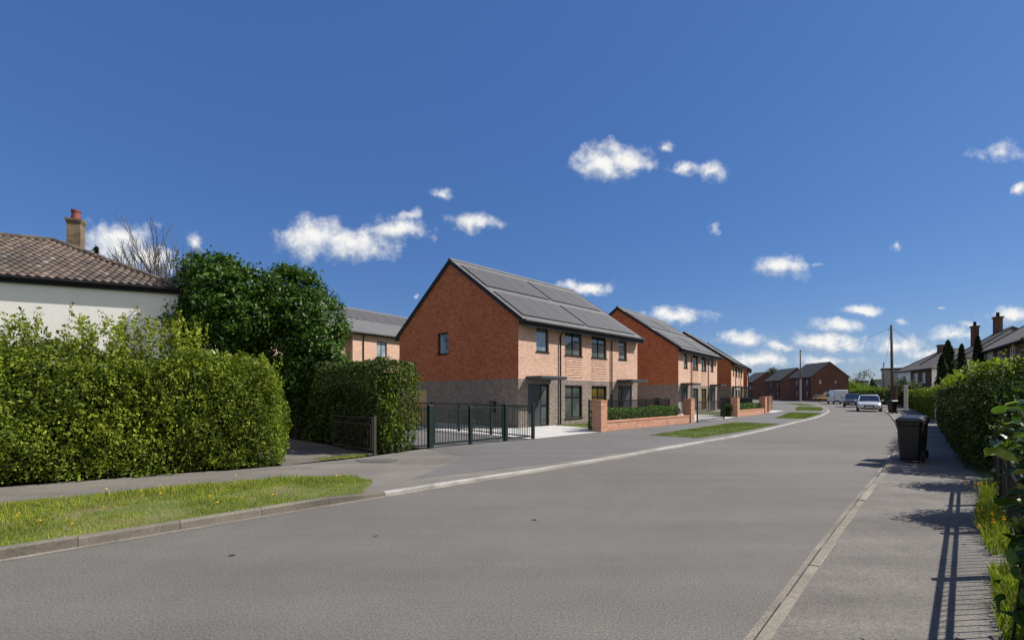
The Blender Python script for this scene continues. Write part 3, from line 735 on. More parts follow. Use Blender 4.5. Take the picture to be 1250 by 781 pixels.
l2 = [F2(1.6, 0.1), F2(8.4, 0.1), F2(8.4, 4.3), F2(-0.7, 4.3)]
sheet('front_lawn', l2, 0.065, M['new_turf'])
slab('concrete_path', F2, 8.5, 14, 0.05, 5.2, 0.061, M['concrete'])
l3 = [F3(-4.0, 0.1), F3(8.4, 0.1), F3(8.4, 4), F3(-2, 4.2)]
sheet('front_lawn', l3, 0.064, M['new_turf'])

# brick garden walls with piers, box hedges and railings
def garden_wall(label, P0, P1, piers=(True, True), zh=0.44, ph=1.34, ps=0.45):
    P0 = np.array(P0); P1 = np.array(P1); d = P1 - P0; L = np.linalg.norm(d); rz = math.atan2(d[1], d[0])
    r = empty('garden_wall', (P0[0], P0[1], 0.05), rz, label, 'wall', 'low brick garden walls with piers')
    x0 = ps if piers[0] else 0; x1 = L - ps if piers[1] else L
    MB().box(x0, x1, 0.06, 0.285, 0, zh - 0.075).build('low_wall', M['pier_brick'], r)
    MB().box(x0, x1, 0.04, 0.305, zh - 0.074, zh).build('coping', M['pier_brick'], r, bevel=0.006)
    for k, a in enumerate((0, L - ps)):
        if piers[k]:
            p = MB().box(a, a + ps, 0, ps, 0, ph - 0.07).build('pier', M['pier_brick'], r)
            MB().box(a - 0.012, a + ps + 0.012, -0.012, ps + 0.012, ph - 0.069, ph).build('cap', M['pier_brick'], p, bevel=0.006)
    return r
PR1 = np.array([4.05, 19.95]); d1 = np.array([0.713, 0.70])
# pier corner nearest the road is the local origin (x along the street, y away from the road)
garden_wall('low brick wall with two piers before the nearest brick house', (3.75, 19.65), (10.15, 25.95))
garden_wall('low brick wall with two piers before the second brick house', (15.6, 32.3), (20.5, 37.55))
garden_wall('short low brick wall with two piers, farthest along the street', (25.1, 45.2), (27.6, 49.5))
garden_wall('short brick wall stub with two piers before the third brick house', (22.2, 40.3), (23.6, 42.6), zh=0.6)

def railing(name, label, P0, P1, h, z0, sp, mats, bar=0.009, post=None, group='metal railings', low=0.08, cat='railing', toprail=0.02, posts=()):
    P0 = np.array(P0, float); P1 = np.array(P1, float); d = P1 - P0; L = np.linalg.norm(d)
    r = empty(name, (P0[0], P0[1], z0), math.atan2(d[1], d[0]), label, cat, group)
    MB().box(0, L, -toprail, toprail, h - 0.09, h - 0.05).build('top_rail', mats, r); MB().box(0, L, -toprail, toprail, low, low + 0.04).build('bottom_rail', mats, r)
    n = int(L / sp); pr = None
    for i in range(1, n):
        x = i * L / n
        if pr is None:
            pr = MB().tube([(0, 0, low - 0.02), (0, 0, h)], bar, 5).build('bar', mats, r); o = pr
        else:
            o = pr.copy(); C.objects.link(o); o.parent = r
        o.location = (x, 0, 0)
    pp = None
    for x in (posts if posts else (0.0, L)):
        if pp is None:
            pw = post or 0.03; pp = MB().box(-pw, pw, -pw, pw, -0.03, h + 0.02).build('post', mats, r, bevel=0.005); o = pp
        else:
            o = pp.copy(); C.objects.link(o); o.parent = r
        o.location = (x, 0, 0)
    return r
railing('railing', 'black railing behind the hedge of the nearest brick house', F1(1.75, 2.75), F1(9.6, 2.75), 1.32, 0.06, 0.09, M['black_trim'], 0.014, posts=(0, 2.6, 5.2, 7.85))
hedge('box_hedge', F1(1.35, 3.55), F1(9.35, 3.55), 0.55, 0.92, 330, 0.075, M['box'], 'clipped leafy hedge behind the nearest low brick wall', 51, 0.04, hvar=0.03, inset=0.12, group='low hedges behind brick walls', aspect=0.6, deep=0.05)
railing('railing', 'black railing closing the gap between first two brick walls', (10.35, 26.1), (13.3, 29.3), 1.2, 0.05, 0.13, M['black_trim'], 0.010)
def off(p, q, w, e0=0.0, e1=0.0):
    p = np.array(p, float); q = np.array(q, float); d = (q - p) / np.linalg.norm(q - p); nrm = np.array([-d[1], d[0]])
    return tuple(p + nrm*w - d*e0), tuple(q + nrm*w + d*e1)
a, b = off((15.6, 32.3), (20.5, 37.55), 0.35, 0.3, -0.2)
hedge('box_hedge', a, b, 0.6, 0.85, 230, 0.09, M['box'], 'clipped leafy hedge behind the second low brick wall', 52, 0.04, hvar=0.03, inset=0.12, group='low hedges behind brick walls', aspect=0.6, deep=0.05)
a, b = off((15.6, 32.3), (20.5, 37.55), 1.1)
railing('railing', 'black railing behind the hedge of the second brick house', a, b, 1.32, 0.06, 0.10, M['black_trim'], 0.018)
a, b = off((25.1, 45.2), (27.6, 49.5), 0.35, 0.4, -0.4)
hedge('box_hedge', a, b, 0.6, 0.85, 160, 0.11, M['box'], 'small clipped hedge behind the farthest low brick wall', 53, 0.04, hvar=0.02, inset=0.12, group='low hedges behind brick walls', aspect=0.6, deep=0.05)

# gate and fence to the parking court
gA, gB, gC = np.array([-2.43, 13.88]), np.array([-0.22, 15.96]), np.array([0.70, 16.65])
def metal_gate():
    d = gB - gA; L = np.linalg.norm(d); g = M['gate_green']
    r = empty('metal_gate', (gA[0], gA[1], 0.05), math.atan2(d[1], d[0]), 'closed dark green double gate of vertical bars before the parking court', 'gate')
    for x, w in ((0, 0.075), (L, 0.065)): MB().box(x - w, x + w, -w, w, -0.02, 1.28).build('gate_post', g, r, bevel=0.008)
    for a, b in ((0.12, L/2 - 0.03), (L/2 + 0.03, L - 0.11)):
        lf = MB().box(a, b, -0.02, 0.02, 1.13, 1.18).box(a, b, -0.02, 0.02, 0.10, 0.15).box(a, a + 0.05, -0.021, 0.021, 0.1, 1.18).box(b - 0.05, b, -0.021, 0.021, 0.1, 1.18).build('gate_leaf', g, r)
        n = int((b - a) / 0.105); p = None
        for i in range(1, n):
            if p is None: p = MB().box(-0.008, 0.008, -0.008, 0.008, 0.14, 1.15).build('bar', g, lf); o = p
            else: o = p.copy(); C.objects.link(o); o.parent = lf
            o.location = (a + 0.025 + i * (b - a - 0.05) / n, 0, 0)
    MB().box(L/2 - 0.05, L/2 + 0.05, -0.05, 0.05, 0.02, 1.22).build('meeting_stile', g, r, bevel=0.006)
    MB().box(L/2 + 0.06, L/2 + 0.16, -0.05, 0.05, 0.62, 0.76).build('lock', g, r, bevel=0.005)
metal_gate()
dg = (gB - gA) / np.linalg.norm(gB - gA)
railing('railing', 'short dark green fence panel beside the gate, ending at the concrete path', gB + dg*0.08, gC, 1.24, 0.05, 0.105, M['gate_green'], 0.009, 0.05, posts=(1.13,))
railing('railing', 'short dark green fence panel between gate and tall hedge', gA - dg*1.3, gA - dg*0.08, 1.24, 0.05, 0.105, M['gate_green'], 0.009, 0.05, posts=(0.0,))
bk = np.array([-0.7006*0 - 0.70, 0.714]); e2 = gC + np.array([-0.662, 0.75]) * 9.0
railing('railing', 'long dark green fence beside the brick gable, running back from the street', gC + np.array([-0.662, 0.75])*0.1, e2, 1.24, 0.05, 0.12, M['gate_green'], 0.009, 0.045, posts=(2.2, 4.4, 6.6, 8.8))
# timber side gate at the back of the gable
d_ = np.array(F1(-0.05, -10.2)) - np.array(F1(-2.4, -10.2))
tg = empty('timber_fence', (*F1(-3.25, -4.6), 0.06), math.atan2(D1[1], D1[0]), 'pale timber board fence beside the nearest brick gable', 'fence')
bb = MB()
for i in range(9): bb.box(i*0.147, i*0.147 + 0.141, 0, 0.022, 0.05, 1.76)
bb.build('boards', M['timber'], tg); MB().box(0, 1.32, 0.023, 0.06, 0.4, 0.5).box(0, 1.32, 0.023, 0.06, 1.3, 1.4).build('rails', M['timber'], tg); MB().box(-0.1, 0, -0.03, 0.07, 0, 1.85).build('post', M['timber'], tg)

# house behind, partly hidden by the gable
def back_house():
    O = np.array([-19.2, 33.6]); d = np.array([0.57, 0.8216]); L = 21.0; W = 8.6; eave = 7.2; rise = 2.75
    r = empty('terraced_house', (O[0], O[1], 0), math.atan2(d[1], d[0]), 'long brick house with grey roof seen above the hedge, left of the nearest gable', 'house')
    xs = 9.1
    w = MB(); front = lambda x, z, k: (x, k, z); rec = lambda x, z, k: (x, k + 0.5, z)
    hr = [(4.0, 4.9, 5.0, 6.5), (4.0, 4.9, 2.2, 3.6), (7.4, 8.3, 5.0, 6.5)]; hf = [(11.7, 12.9, 5.05, 6.5), (11.7, 12.9, 2.2, 3.6), (15.0, 16.2, 5.05, 6.5)]
    wall_sheet(w, 0, xs, 0, eave, hr, rec); wall_sheet(w, xs, L, 0, eave, hf, front)
    w.poly([(xs, 0, 0), (xs, 0.5, 0), (xs, 0.5, eave), (xs, 0, eave)])
    for x in (0, L): w.poly([(x, 0, 0), (x, W, 0), (x, W, eave), (x, W/2, eave + rise), (x, 0, eave)])
    w.poly([(0, W, 0), (L, W, 0), (L, W, eave), (0, W, eave)])
    w.build('wall', M['sunlit_salmon_brick'], r)
    for h in hr: window(r, h[1]-h[0], h[3]-h[2], (h[0], 0.585, h[2]))
    for h in hf: window(r, h[1]-h[0], h[3]-h[2], (h[0], 0.085, h[2]), 0, (0.5,), gm='glass_blue')
    rf = gable_roof(r, L, W, eave + 0.03, rise, 0.35, 0.1, 0.15, M['roof'])
    s = rise/(W/2); ze = eave - 0.35*s
    MB().tube([(0, -0.42, ze + 0.06), (L, -0.42, ze + 0.06)], 0.08, 8).box(0, L, -0.36, -0.001, ze - 0.03, ze).box(0, xs, 0.0, 0.5, eave - 0.05, eave - 0.02).build('gutter', M['black_trim'], r)
    MB().tube([(10.2, -0.06, eave - 0.2), (10.2, -0.06, 0.1)], 0.05, 8).build('drainpipe', M['black_trim'], r)
    SL = math.hypot(W/2 + 0.35, rise + 0.35*s); cs, sn = (W/2 + 0.35)/SL, (rise + 0.35*s)/SL
    def rp(x, t, o): return (x, -0.35 + t*cs - o*sn, ze + t*sn + o*cs + 0.18*cs)
    for q in range(12):
        a, b = 0.6 + q*1.65, 0.6 + q*1.65 + 1.61
        MB().hexa([rp(a, SL*0.5, 0), rp(b, SL*0.5, 0), rp(b, SL*0.9, 0), rp(a, SL*0.9, 0)], [rp(a, SL*0.5, 0.05), rp(b, SL*0.5, 0.05), rp(b, SL*0.9, 0.05), rp(a, SL*0.9, 0.05)]).build('solar_panel', M['panel'], rf)
back_house()

# ------------------------------------------------------------------ white house on the left
def tiled_plane(mb, o, ex, ey, wid, t_max, clip, tw=0.225, th=0.26):
    """profiled tiles laid over a roof plane: o origin, ex along eave, ey up slope, clip(x,t) inside test"""
    o, ex, ey = Vector(o), Vector(ex), Vector(ey); nz = ex.cross(ey).normalized()
    if nz.z < 0: nz = -nz
    prof = [0, 0.018, 0.045, 0.05, 0.04, 0.012, 0.0]
    nx = int(wid / tw) + 1; nt = int(t_max / th) + 1
    for j in range(nt):
        t0 = j * th - 0.02; t1 = (j + 1) * th + 0.03
        for i in range(nx):
            x = i * tw
            if not clip(x + tw/2, (t0 + t1)/2): continue
            b = len(mb.v); m = len(prof); jz = random.uniform(-0.006, 0.006)
            for (t, lift) in ((t0, 0.0), (t0, 0.035), (t1, 0.004)):
                for k, p in enumerate(prof):
                    mb.v.append(tuple(o + ex*(x + tw*k/(m-1)) + ey*t + nz*((p if lift else 0) + lift + (jz if lift else -0.01))))
            for rr in range(2):
                for k in range(m - 1):
                    mb.f.append((b + rr*m + k, b + rr*m + k + 1, b + (rr+1)*m + k + 1, b + (rr+1)*m + k))

def white_house():
    cnr = np.array([-11.3, 15.8]); ex = np.array([-0.915, -0.404]); by = np.array([-0.404, 0.915])
    # local frame: x runs from the right front corner leftward; keep right-handed by mirroring: use x to the left => y back must flip
    r = empty('white_house', (cnr[0], cnr[1], 0.0), math.atan2(0.404, 0.915), 'white rendered house with brown tiled hip roof behind the tall left hedge', 'house')
    # local: x along (0.915,0.404) ; house occupies x in [-14,0], y in [0,8]
    L, W, E, R = 15.0, 8.2, 5.2, 2.2
    w = MB()
    wall_sheet(w, -L, 0, 0, E, [(-9.5, -7.7, 2.9, 4.1), (-9.5, -7.7, 0.9, 2.2)], lambda x, z, k: (x, k, z))
    w.poly([(0, 0, 0), (0, W, 0), (0, W, E), (0, 0, E)]); w.poly([(-L, 0, 0), (-L, W, 0), (-L, W, E), (-L, 0, E)]); w.poly([(-L, W, 0), (0, W, 0), (0, W, E), (-L, W, E)])
    w.build('wall', M['render'], r)
    for z0, h in ((2.9, 1.2), (0.9, 1.3)): window(r, 1.8, h, (-9.5, 0.085, z0), 0, (0.5,), (), 'upvc', 'glass')
    ov = 0.10; run = 4.76; s = R / (W/2)
    ze = E - ov * 0.4 + 0.03; zr = E + R
    # corner points of hip roof
    A = Vector((ov, -ov, ze)); B = Vector((ov, W + ov, ze)); Dd = Vector((-L - ov, -ov, ze)); Ee = Vector((-L - ov, W + ov, ze))
    R1 = Vector((-run, W/2, zr)); R2 = Vector((-L + run, W/2, zr))
    base = MB(); base.poly([A, R1, R2, Dd]); base.poly([B, R1, R2, Ee]); base.poly([A, B, R1]); base.poly([Dd, Ee, R2])
    rf = base.build('roof', M['brown_slate'], r)
    t = MB(); ey = (Vector((0, W/2, zr)) - Vector((0, -ov, ze))); SL = ey.length; ey.normalize()
    Wd = L + 2*ov
    def cl(x, tt):
        f = tt / SL; xl = f * (R2.x - Dd.x); xr = Wd - f * (A.x - R1.x); return xl - 0.1 < x < xr + 0.0 and 0 <= tt < SL - 0.05
    tiled_plane(t, Dd + Vector((0, 0, 0.02)), (1, 0, 0), ey, Wd, SL, cl)
    mid = Vector((R1.x, W/2, zr)); ey2 = (R1 - Vector((ov, W/2, ze))); S2 = ey2.length; ey2.normalize(); W2 = W + 2*ov
    def cl2(x, tt):
        f = tt / S2; return f * W2/2 - 0.05 < x < W2 - f * W2/2 + 0.05 and tt < S2 - 0.05
    tiled_plane(t, A + Vector((0, 0, 0.02)), (0, 1, 0), ey2, W2, S2, cl2)
    t.build('roof_tiles', M['old_tile'], rf)
    def capline(p, q, nm, nseg):
        m = MB()
        for i in range(nseg):
            a = p.lerp(q, i / nseg); b = p.lerp(q, (i + 1.06) / nseg); up = Vector((0, 0, 0.035 + 0.01 * (i % 2)))
            m.tube([a + up, b + up], [0.115, 0.10], 8)
        m.build(nm, M['old_tile'], rf)
    capline(A, R1, 'hip_tiles', 19); capline(R1, R2, 'ridge_tiles', 12); capline(B, R1, 'hip_tiles', 19)
    g = MB().tube([(-L, -ov - 0.06, ze - 0.03), (ov + 0.05, -ov - 0.06, ze - 0.03)], 0.06, 8).box(-L, ov, -ov + 0.001, -ov + 0.03, ze - 0.18, ze - 0.005)
    g.box(-L, ov, -ov + 0.03, -0.002, ze - 0.17, ze - 0.14)
    g.tube([(ov + 0.06, -ov, ze - 0.03), (ov + 0.06, W + ov, ze - 0.03)], 0.06, 8)
    g.build('gutter', M['black_trim'], r)
    ch = empty('chimney_anchor'); bpy.data.objects.remove(ch)
    cx, cy = -4.28, W/2 + 0.5
    c = MB().box(cx - 0.21, cx + 0.21, cy - 0.21, cy + 0.21, zr - 1.1, zr + 0.90).build('chimney', M['chimney_brick'], rf)
    MB().box(cx - 0.235, cx + 0.235, cy - 0.235, cy + 0.235, zr + 0.901, zr + 0.98).box(cx - 0.26, cx + 0.26, cy - 0.26, cy + 0.26, zr + 0.981, zr + 1.05).build('chimney_head', M['chimney_brick'], rf)
    MB().tube([(cx, cy, zr + 1.05), (cx, cy, zr + 1.09), (cx, cy, zr + 1.35), (cx, cy, zr + 1.36), (cx, cy, zr + 1.43)], [0.17, 0.15, 0.13, 0.155, 0.155], 14).build('chimney_pot', M['clay'], rf, False)
white_house()

# ------------------------------------------------------------------ hedges left
def tall_hedge():
    h = hedge('tall_hedge', (-14.5, 4.6), (-5.15, 10.45), 1.5, 2.62, 1700, 0.059, M['privet'], 'tall bright green hedge in front of the white house', 61, 0.15, H1=2.34, hvar=0.11, inset=0.42, tin=0.30, rnd=0.26, z0=0.04, deep=0.15, faces='ftes')
    rng = np.random.default_rng(5); pts, hs = [], []
    p0 = np.array([-14.5, 4.6]); p1 = np.array([-5.15, 10.45]); d = (p1 - p0) / np.linalg.norm(p1 - p0); nb = np.array([-d[1], d[0]])
    s = 6.0
    while s < 10.6:
        k = rng.integers(9, 17); c = s + rng.normal(0, 0.08)
        big = rng.uniform(0.55, 1.0)
        for q in range(k):
            p = p0 + d * (c + rng.normal(0, 0.13)) + nb * rng.uniform(0.25, 1.1); z = 2.58 - 0.26 * s / 11.0
            pts.append((p[0], p[1], z - 0.28)); hs.append(0.22 + 0.30 * (7.4 < s < 9.3) * rng.uniform(0.4, 1.0) + big * rng.uniform(0.5, 1.1) * (1.0 if s < 9.3 else 0.35))
        s += rng.uniform(0.24, 0.44)
    sprigs('upright_shoots', pts, hs, 0.062, M['privet_top'], h, 9, per=44, lean=0.09, sway=0.055)
    pts, hs = [], []
    for i in range(620):
        q = rng.uniform(5.5, 11.0); z = rng.uniform(0.15, 2.25); p = p0 + d * q - nb * rng.uniform(-0.02, 0.12)
        pts.append((p[0], p[1], z)); hs.append(rng.uniform(0.1, 0.28))
    sprigs('soft_side_shoots', pts, hs, 0.055, M['privet_top'], h, 10, per=34, lean=0.5, sway=0.045)
    return h
tall_hedge()
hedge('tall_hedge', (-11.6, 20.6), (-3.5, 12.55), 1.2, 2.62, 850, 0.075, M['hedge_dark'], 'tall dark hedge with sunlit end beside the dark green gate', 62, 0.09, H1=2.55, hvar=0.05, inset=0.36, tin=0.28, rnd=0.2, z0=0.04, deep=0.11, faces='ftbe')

h2 = [o for o in bpy.data.objects if o.name.startswith('tall_hedge')][-1]
rng = np.random.default_rng(77); pts, hs = [], []
for i in range(170):
    w = rng.uniform(0.1, 1.15); q = rng.uniform(-0.02, 0.12); z = rng.uniform(0.2, 2.35)
    pts.append((-3.5 + 0.709*w - 0.709*0 - 0.709*q, 12.55 + 0.705*w + 0.705*q, z)); hs.append(rng.uniform(0.1, 0.26))
sprigs('new_and_sunlit_growth', pts, hs, 0.06, M['privet'], h2, 78, per=34, lean=0.4, sway=0.045)  # bright leaves added on the end face, its sunlit look put into colour
# ornamental iron gate swung back against the dark hedge
def iron_gate():
    a, b = np.array([-3.62, 12.3]), np.array([-5.4, 14.06]); d = b - a; L = np.linalg.norm(d)
    
    r = empty('iron_gate', (a[0], a[1], 0.05), math.atan2(d[1], d[0]), 'open rusty scrolled iron gate swung back against the dark hedge', 'gate')
    g = plain('shaded_rusty_iron', (0.035, 0.03, 0.022), 0.8, 0.4, 12)  # iron darkened to carry the deep shade beside the hedge
    MB().box(-0.035, 0.035, -0.035, 0.035, 0, 1.05).build('gate_post', g, r)
    fr = MB().box(0.1, L, -0.015, 0.015, 0.96, 0.99).box(0.1, L, -0.015, 0.015, 0.78, 0.81).box(0.1, L, -0.015, 0.015, 0.10, 0.14).box(0.1, 0.13, -0.016, 0.016, 0.1, 1.0).box(L - 0.03, L, -0.016, 0.016, 0.05, 1.15)
    fr.build('gate_frame', g, r)
    br = MB(); n = 18
    for i in range(1, n): x = 0.1 + i*(L - 0.1)/n; br.tube([(x, 0, 0.13), (x, 0, 0.79)], 0.007, 5)
    br.build('bars', g, r)
    scv = MB()
    for i in range(10):
        cx = 0.22 + i * (L - 0.34) / 9
        scv.tube([(cx + 0.075*math.cos(t), 0, 0.885 + 0.075*math.sin(t)) for t in np.linspace(0, 2*PI, 13)], 0.006, 4, False)
    for cx in (0.75, 1.55):
        scv.tube([(cx + 0.07*math.sin(t*2), 0.012, 0.15 + t*0.1) for t in np.linspace(0, 6.2, 30)], 0.009, 4)
    scv.build('scrollwork', g, r)
iron_gate()

# evergreen trees, bare tree, conifer behind the hedge
tree('laurel_tree', (-9.8, 16.2, 0), 3.6, 0.14, [(-1.15, -0.2, 4.0, 0.7, 0.7, 1.0), (-0.2, 0, 5.1, 1.25, 1.2, 1.25), (-0.9, 0.1, 5.7, 0.75, 0.8, 0.75), (0.5, -0.1, 4.2, 1.3, 1.2, 1.1), (0.9, 0.0, 5.3, 0.75, 0.8, 0.75), (-0.3, -0.2, 3.4, 1.0, 1.1, 1.1), (0.3, 0, 2.2, 1.3, 1.2, 1.0)],
     520, 85, 0.15, 0.12, M['laurel'], 'bushy dark evergreen tree beside the white house, left of the pair', 'tree', 71, 'dark evergreen trees behind the hedge', shell=0.7)
tree('laurel_tree', (-7.75, 16.9, 0), 3.4, 0.14, [(-0.15, 0, 4.9, 1.0, 1.1, 1.35), (0.55, 0, 4.1, 1.15, 1.2, 1.25), (-0.4, 0, 3.3, 1.1, 1.1, 1.2), (0.75, -0.1, 2.9, 0.95, 1.0, 1.1), (-0.55, 0.1, 5.6, 0.55, 0.6, 0.6), (0.1, 0, 2.0, 1.3, 1.2, 0.9)],
     520, 85, 0.15, 0.11, M['laurel'], 'bushy dark evergreen tree nearest the brick houses, right of the pair', 'tree', 72, 'dark evergreen trees behind the hedge', shell=0.7)

def bare_tree():
    rng = random.Random(3)
    r = empty('bare_tree', (-20.0, 27.0, 0), 0, 'leafless tree with fine twigs behind the white house roof', 'tree')
    mb = MB(); tw = MB()
    def grow(p, d, L, rad, lev):
        q = p + d * L
        mid = p.lerp(q, 0.5) + Vector((rng.uniform(-1, 1), rng.uniform(-1, 1), 0)) * L * 0.06
        (mb if lev < 3 else tw).tube([p, mid, q], [rad, rad*0.85, rad*0.68], 6 if lev < 2 else 4, lev == 5)
        if lev >= 5: return
        for k in range(3 if lev < 4 else 4):
            ax = Vector((rng.uniform(-1, 1), rng.uniform(-1, 1), rng.uniform(-0.1, 0.5)))
            nd = (d + ax * (0.62 if lev < 2 else 0.5) + Vector((0, 0, 0.22))).normalized()
            grow(q if k else p.lerp(q, 0.75), nd, L * rng.uniform(0.62, 0.85), rad * 0.62, lev + 1)
    for k, (dx, dy) in enumerate(((-0.1, 0), (0.22, 0.1), (0.02, -0.2))):
        grow(Vector((0, 0, 0)), Vector((dx, dy, 1)).normalized(), 3.3, 0.13, 0)
    mb.build('trunk', M['twig'], r); tw.build('twigs', M['twig'], r)
bare_tree()
def conifer(name, base, h, rad, label, seed, mat, n=2600, size=0.28, group=None, pw=0.8):
    rng = np.random.default_rng(seed); r = empty(name, base, 0, label, 'tree', group)
    MB().tube([(0, 0, 0), (0, 0, h * 0.97)], [rad * 0.14, 0.02], 7).build('trunk', M['bark'], r)
    t = rng.uniform(0.03, 1, n) ** 0.85; a = rng.uniform(0, 2*PI, n)
    prof = (1 - t) ** pw * np.minimum(1, t * 9 + 0.3)
    lump = 1 + 0.22 * np.sin(a * 3 + t * 14 + seed) + 0.15 * np.sin(a * 5 - t * 23)
    rr = rad * prof * lump * rng.uniform(0.45, 1.0, n) ** 0.5
    P = np.stack([rr * np.cos(a), rr * np.sin(a), t * h], 1); Q = np.stack([np.cos(a), np.sin(a), np.full(n, 0.6)], 1)
    co, idx = leaf_arrays(P, Q, size, rng, 0.4, 0.5, up=1.4); tri_mesh('crown', co, idx, [mat], r)
    return r
conifer('conifer', (-22.7, 25.5, 0), 9.6, 1.3, 'small dark conifer tip behind the white house roof', 81, M['cypress'], 1800, 0.3)

# ------------------------------------------------------------------ right side
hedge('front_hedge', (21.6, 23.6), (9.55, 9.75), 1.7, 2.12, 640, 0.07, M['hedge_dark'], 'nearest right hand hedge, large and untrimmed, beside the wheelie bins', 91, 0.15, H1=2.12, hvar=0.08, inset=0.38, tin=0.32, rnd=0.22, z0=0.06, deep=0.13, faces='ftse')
h = bpy.data.objects['front_hedge']
rng = np.random.default_rng(15); pts, hs = [], []
for i in range(700):
    s = rng.uniform(0, 18.3); w = rng.uniform(-0.1, 1.4); dd = np.array([-0.656, -0.754]); oo = np.array([-0.754, 0.656])
    p = np.array([21.6, 23.6]) + dd * s - oo * w
    pts.append((p[0], p[1], 2.02 - (0.15 if w < 0.1 else 0))); hs.append(rng.uniform(0.18, 0.5) * (1 if w > 0.2 else 0.7))
sprigs('new_and_sunlit_growth', pts, hs, 0.085, M['privet_top'], h, 16, per=26, lean=0.25, sway=0.05)  # new growth; its brightness also carries the sunlit hedge top

def rhedge(s0, s1, T, H, dens, size, mat, label, seed, back=0.0, H1=None):
    Y = RB[:, 1]; p = np.array([np.interp(s0, Y, RB[:, 0]), s0]); q = np.array([np.interp(s1, Y, RB[:, 0]), s1])
    d = (q - p) / np.linalg.norm(q - p); nr = np.array([d[1], -d[0]]) * (0.1 + back)
    return hedge('front_hedge', tuple(q + nr), tuple(p + nr), T, H, dens, size, mat, label, seed, 0.05, H1=H1, hvar=0.04, inset=0.2, z0=0.06, deep=0.08, faces='ftes', group='front hedges on the right')
rhedge(25.6, 46.5, 1.1, 1.95, 190, 0.12, M['privet'], 'long clipped green hedge before the white gatepost', 92)
rhedge(50.5, 62, 1.1, 1.95, 120, 0.16, M['privet'], 'bright topped hedge just beyond the white gatepost', 93)
rhedge(65, 86, 1.4, 2.3, 60, 0.22, M['privet'], 'farthest hedge on the right, behind the silver car', 94)
for i in (92, 93): pass

# front garden fence on the right: wrought iron with double top rail
def iron_fence():
    a = np.array([8.45, 8.15]); b = np.array([1.97, 1.48]); d = b - a; L = np.linalg.norm(d); g = M['fence_brown']
    r = empty('garden_fence', (a[0], a[1], 0.05), math.atan2(d[1], d[0]), 'dark iron fence with scrolled top on the right pavement edge', 'fence')
    n_pan = 5; pw = L / n_pan; pr = br = None
    MB().box(0, L, -0.014, 0.014, 0.83, 0.86).build('top_rail', g, r); MB().box(0, L, -0.013, 0.013, 0.71, 0.735).build('middle_rail', g, r); MB().box(0, L, -0.013, 0.013, 0.10, 0.13).build('bottom_rail', g, r)
    for i in range(n_pan + 1):
        if pr is None: pr = MB().box(-0.035, 0.035, -0.035, 0.035, -0.05, 0.89).build('post', g, r, bevel=0.006); o = pr
        else: o = pr.copy(); C.objects.link(o); o.parent = r
        o.location = (i * pw, 0, 0)
    nb = int(L / 0.115)
    for i in range(1, nb):
        if br is None: br = MB().tube([(0, 0, 0.1), (0, 0, 0.72)], 0.0052, 6).build('bar', g, r); o = br
        else: o = br.copy(); C.objects.link(o); o.parent = r
        o.location = (i * L / nb, 0, 0)
    s = MB()
    for i in range(1, nb):
        x = (i + 0.5) * L / nb
        s.tube([(x + 0.048*math.cos(t), 0, 0.783 + 0.045*math.sin(t)) for t in np.linspace(0, 2*PI, 11)], 0.005, 4, False)
    s.build('scrollwork', g, r)
iron_fence()

# shrubs behind and over the fence
tree('garden_shrub', (9.35, 8.2, 0.05), 0.5, 0.05, [(0, 0, 1.0, 0.6, 0.4, 0.8), (0.9, -0.5, 1.2, 0.7, 0.6, 0.9), (-0.1, 0.0, 1.6, 0.4, 0.3, 0.55), (0.1, 0.1, 2.0, 0.22, 0.2, 0.4)], 170, 95, 0.15, 0.075, M['hedge_dark'], 'dark leafy shrub behind the iron fence, next to the untrimmed hedge', 'shrub', 101, None, 0.5)
tree('garden_shrub', (7.15, 6.12, 0.05), 0.5, 0.05, [(0, 0, 0.8, 0.45, 0.32, 0.75), (-0.05, 0.0, 1.35, 0.36, 0.27, 0.5), (0.8, -0.3, 1.0, 0.6, 0.5, 0.8), (0.0, 0.0, 1.75, 0.18, 0.15, 0.3)], 130, 95, 0.13, 0.075, M['hedge_dark'], 'low dark shrub behind the middle of the iron fence', 'shrub', 102, None, 0.5)

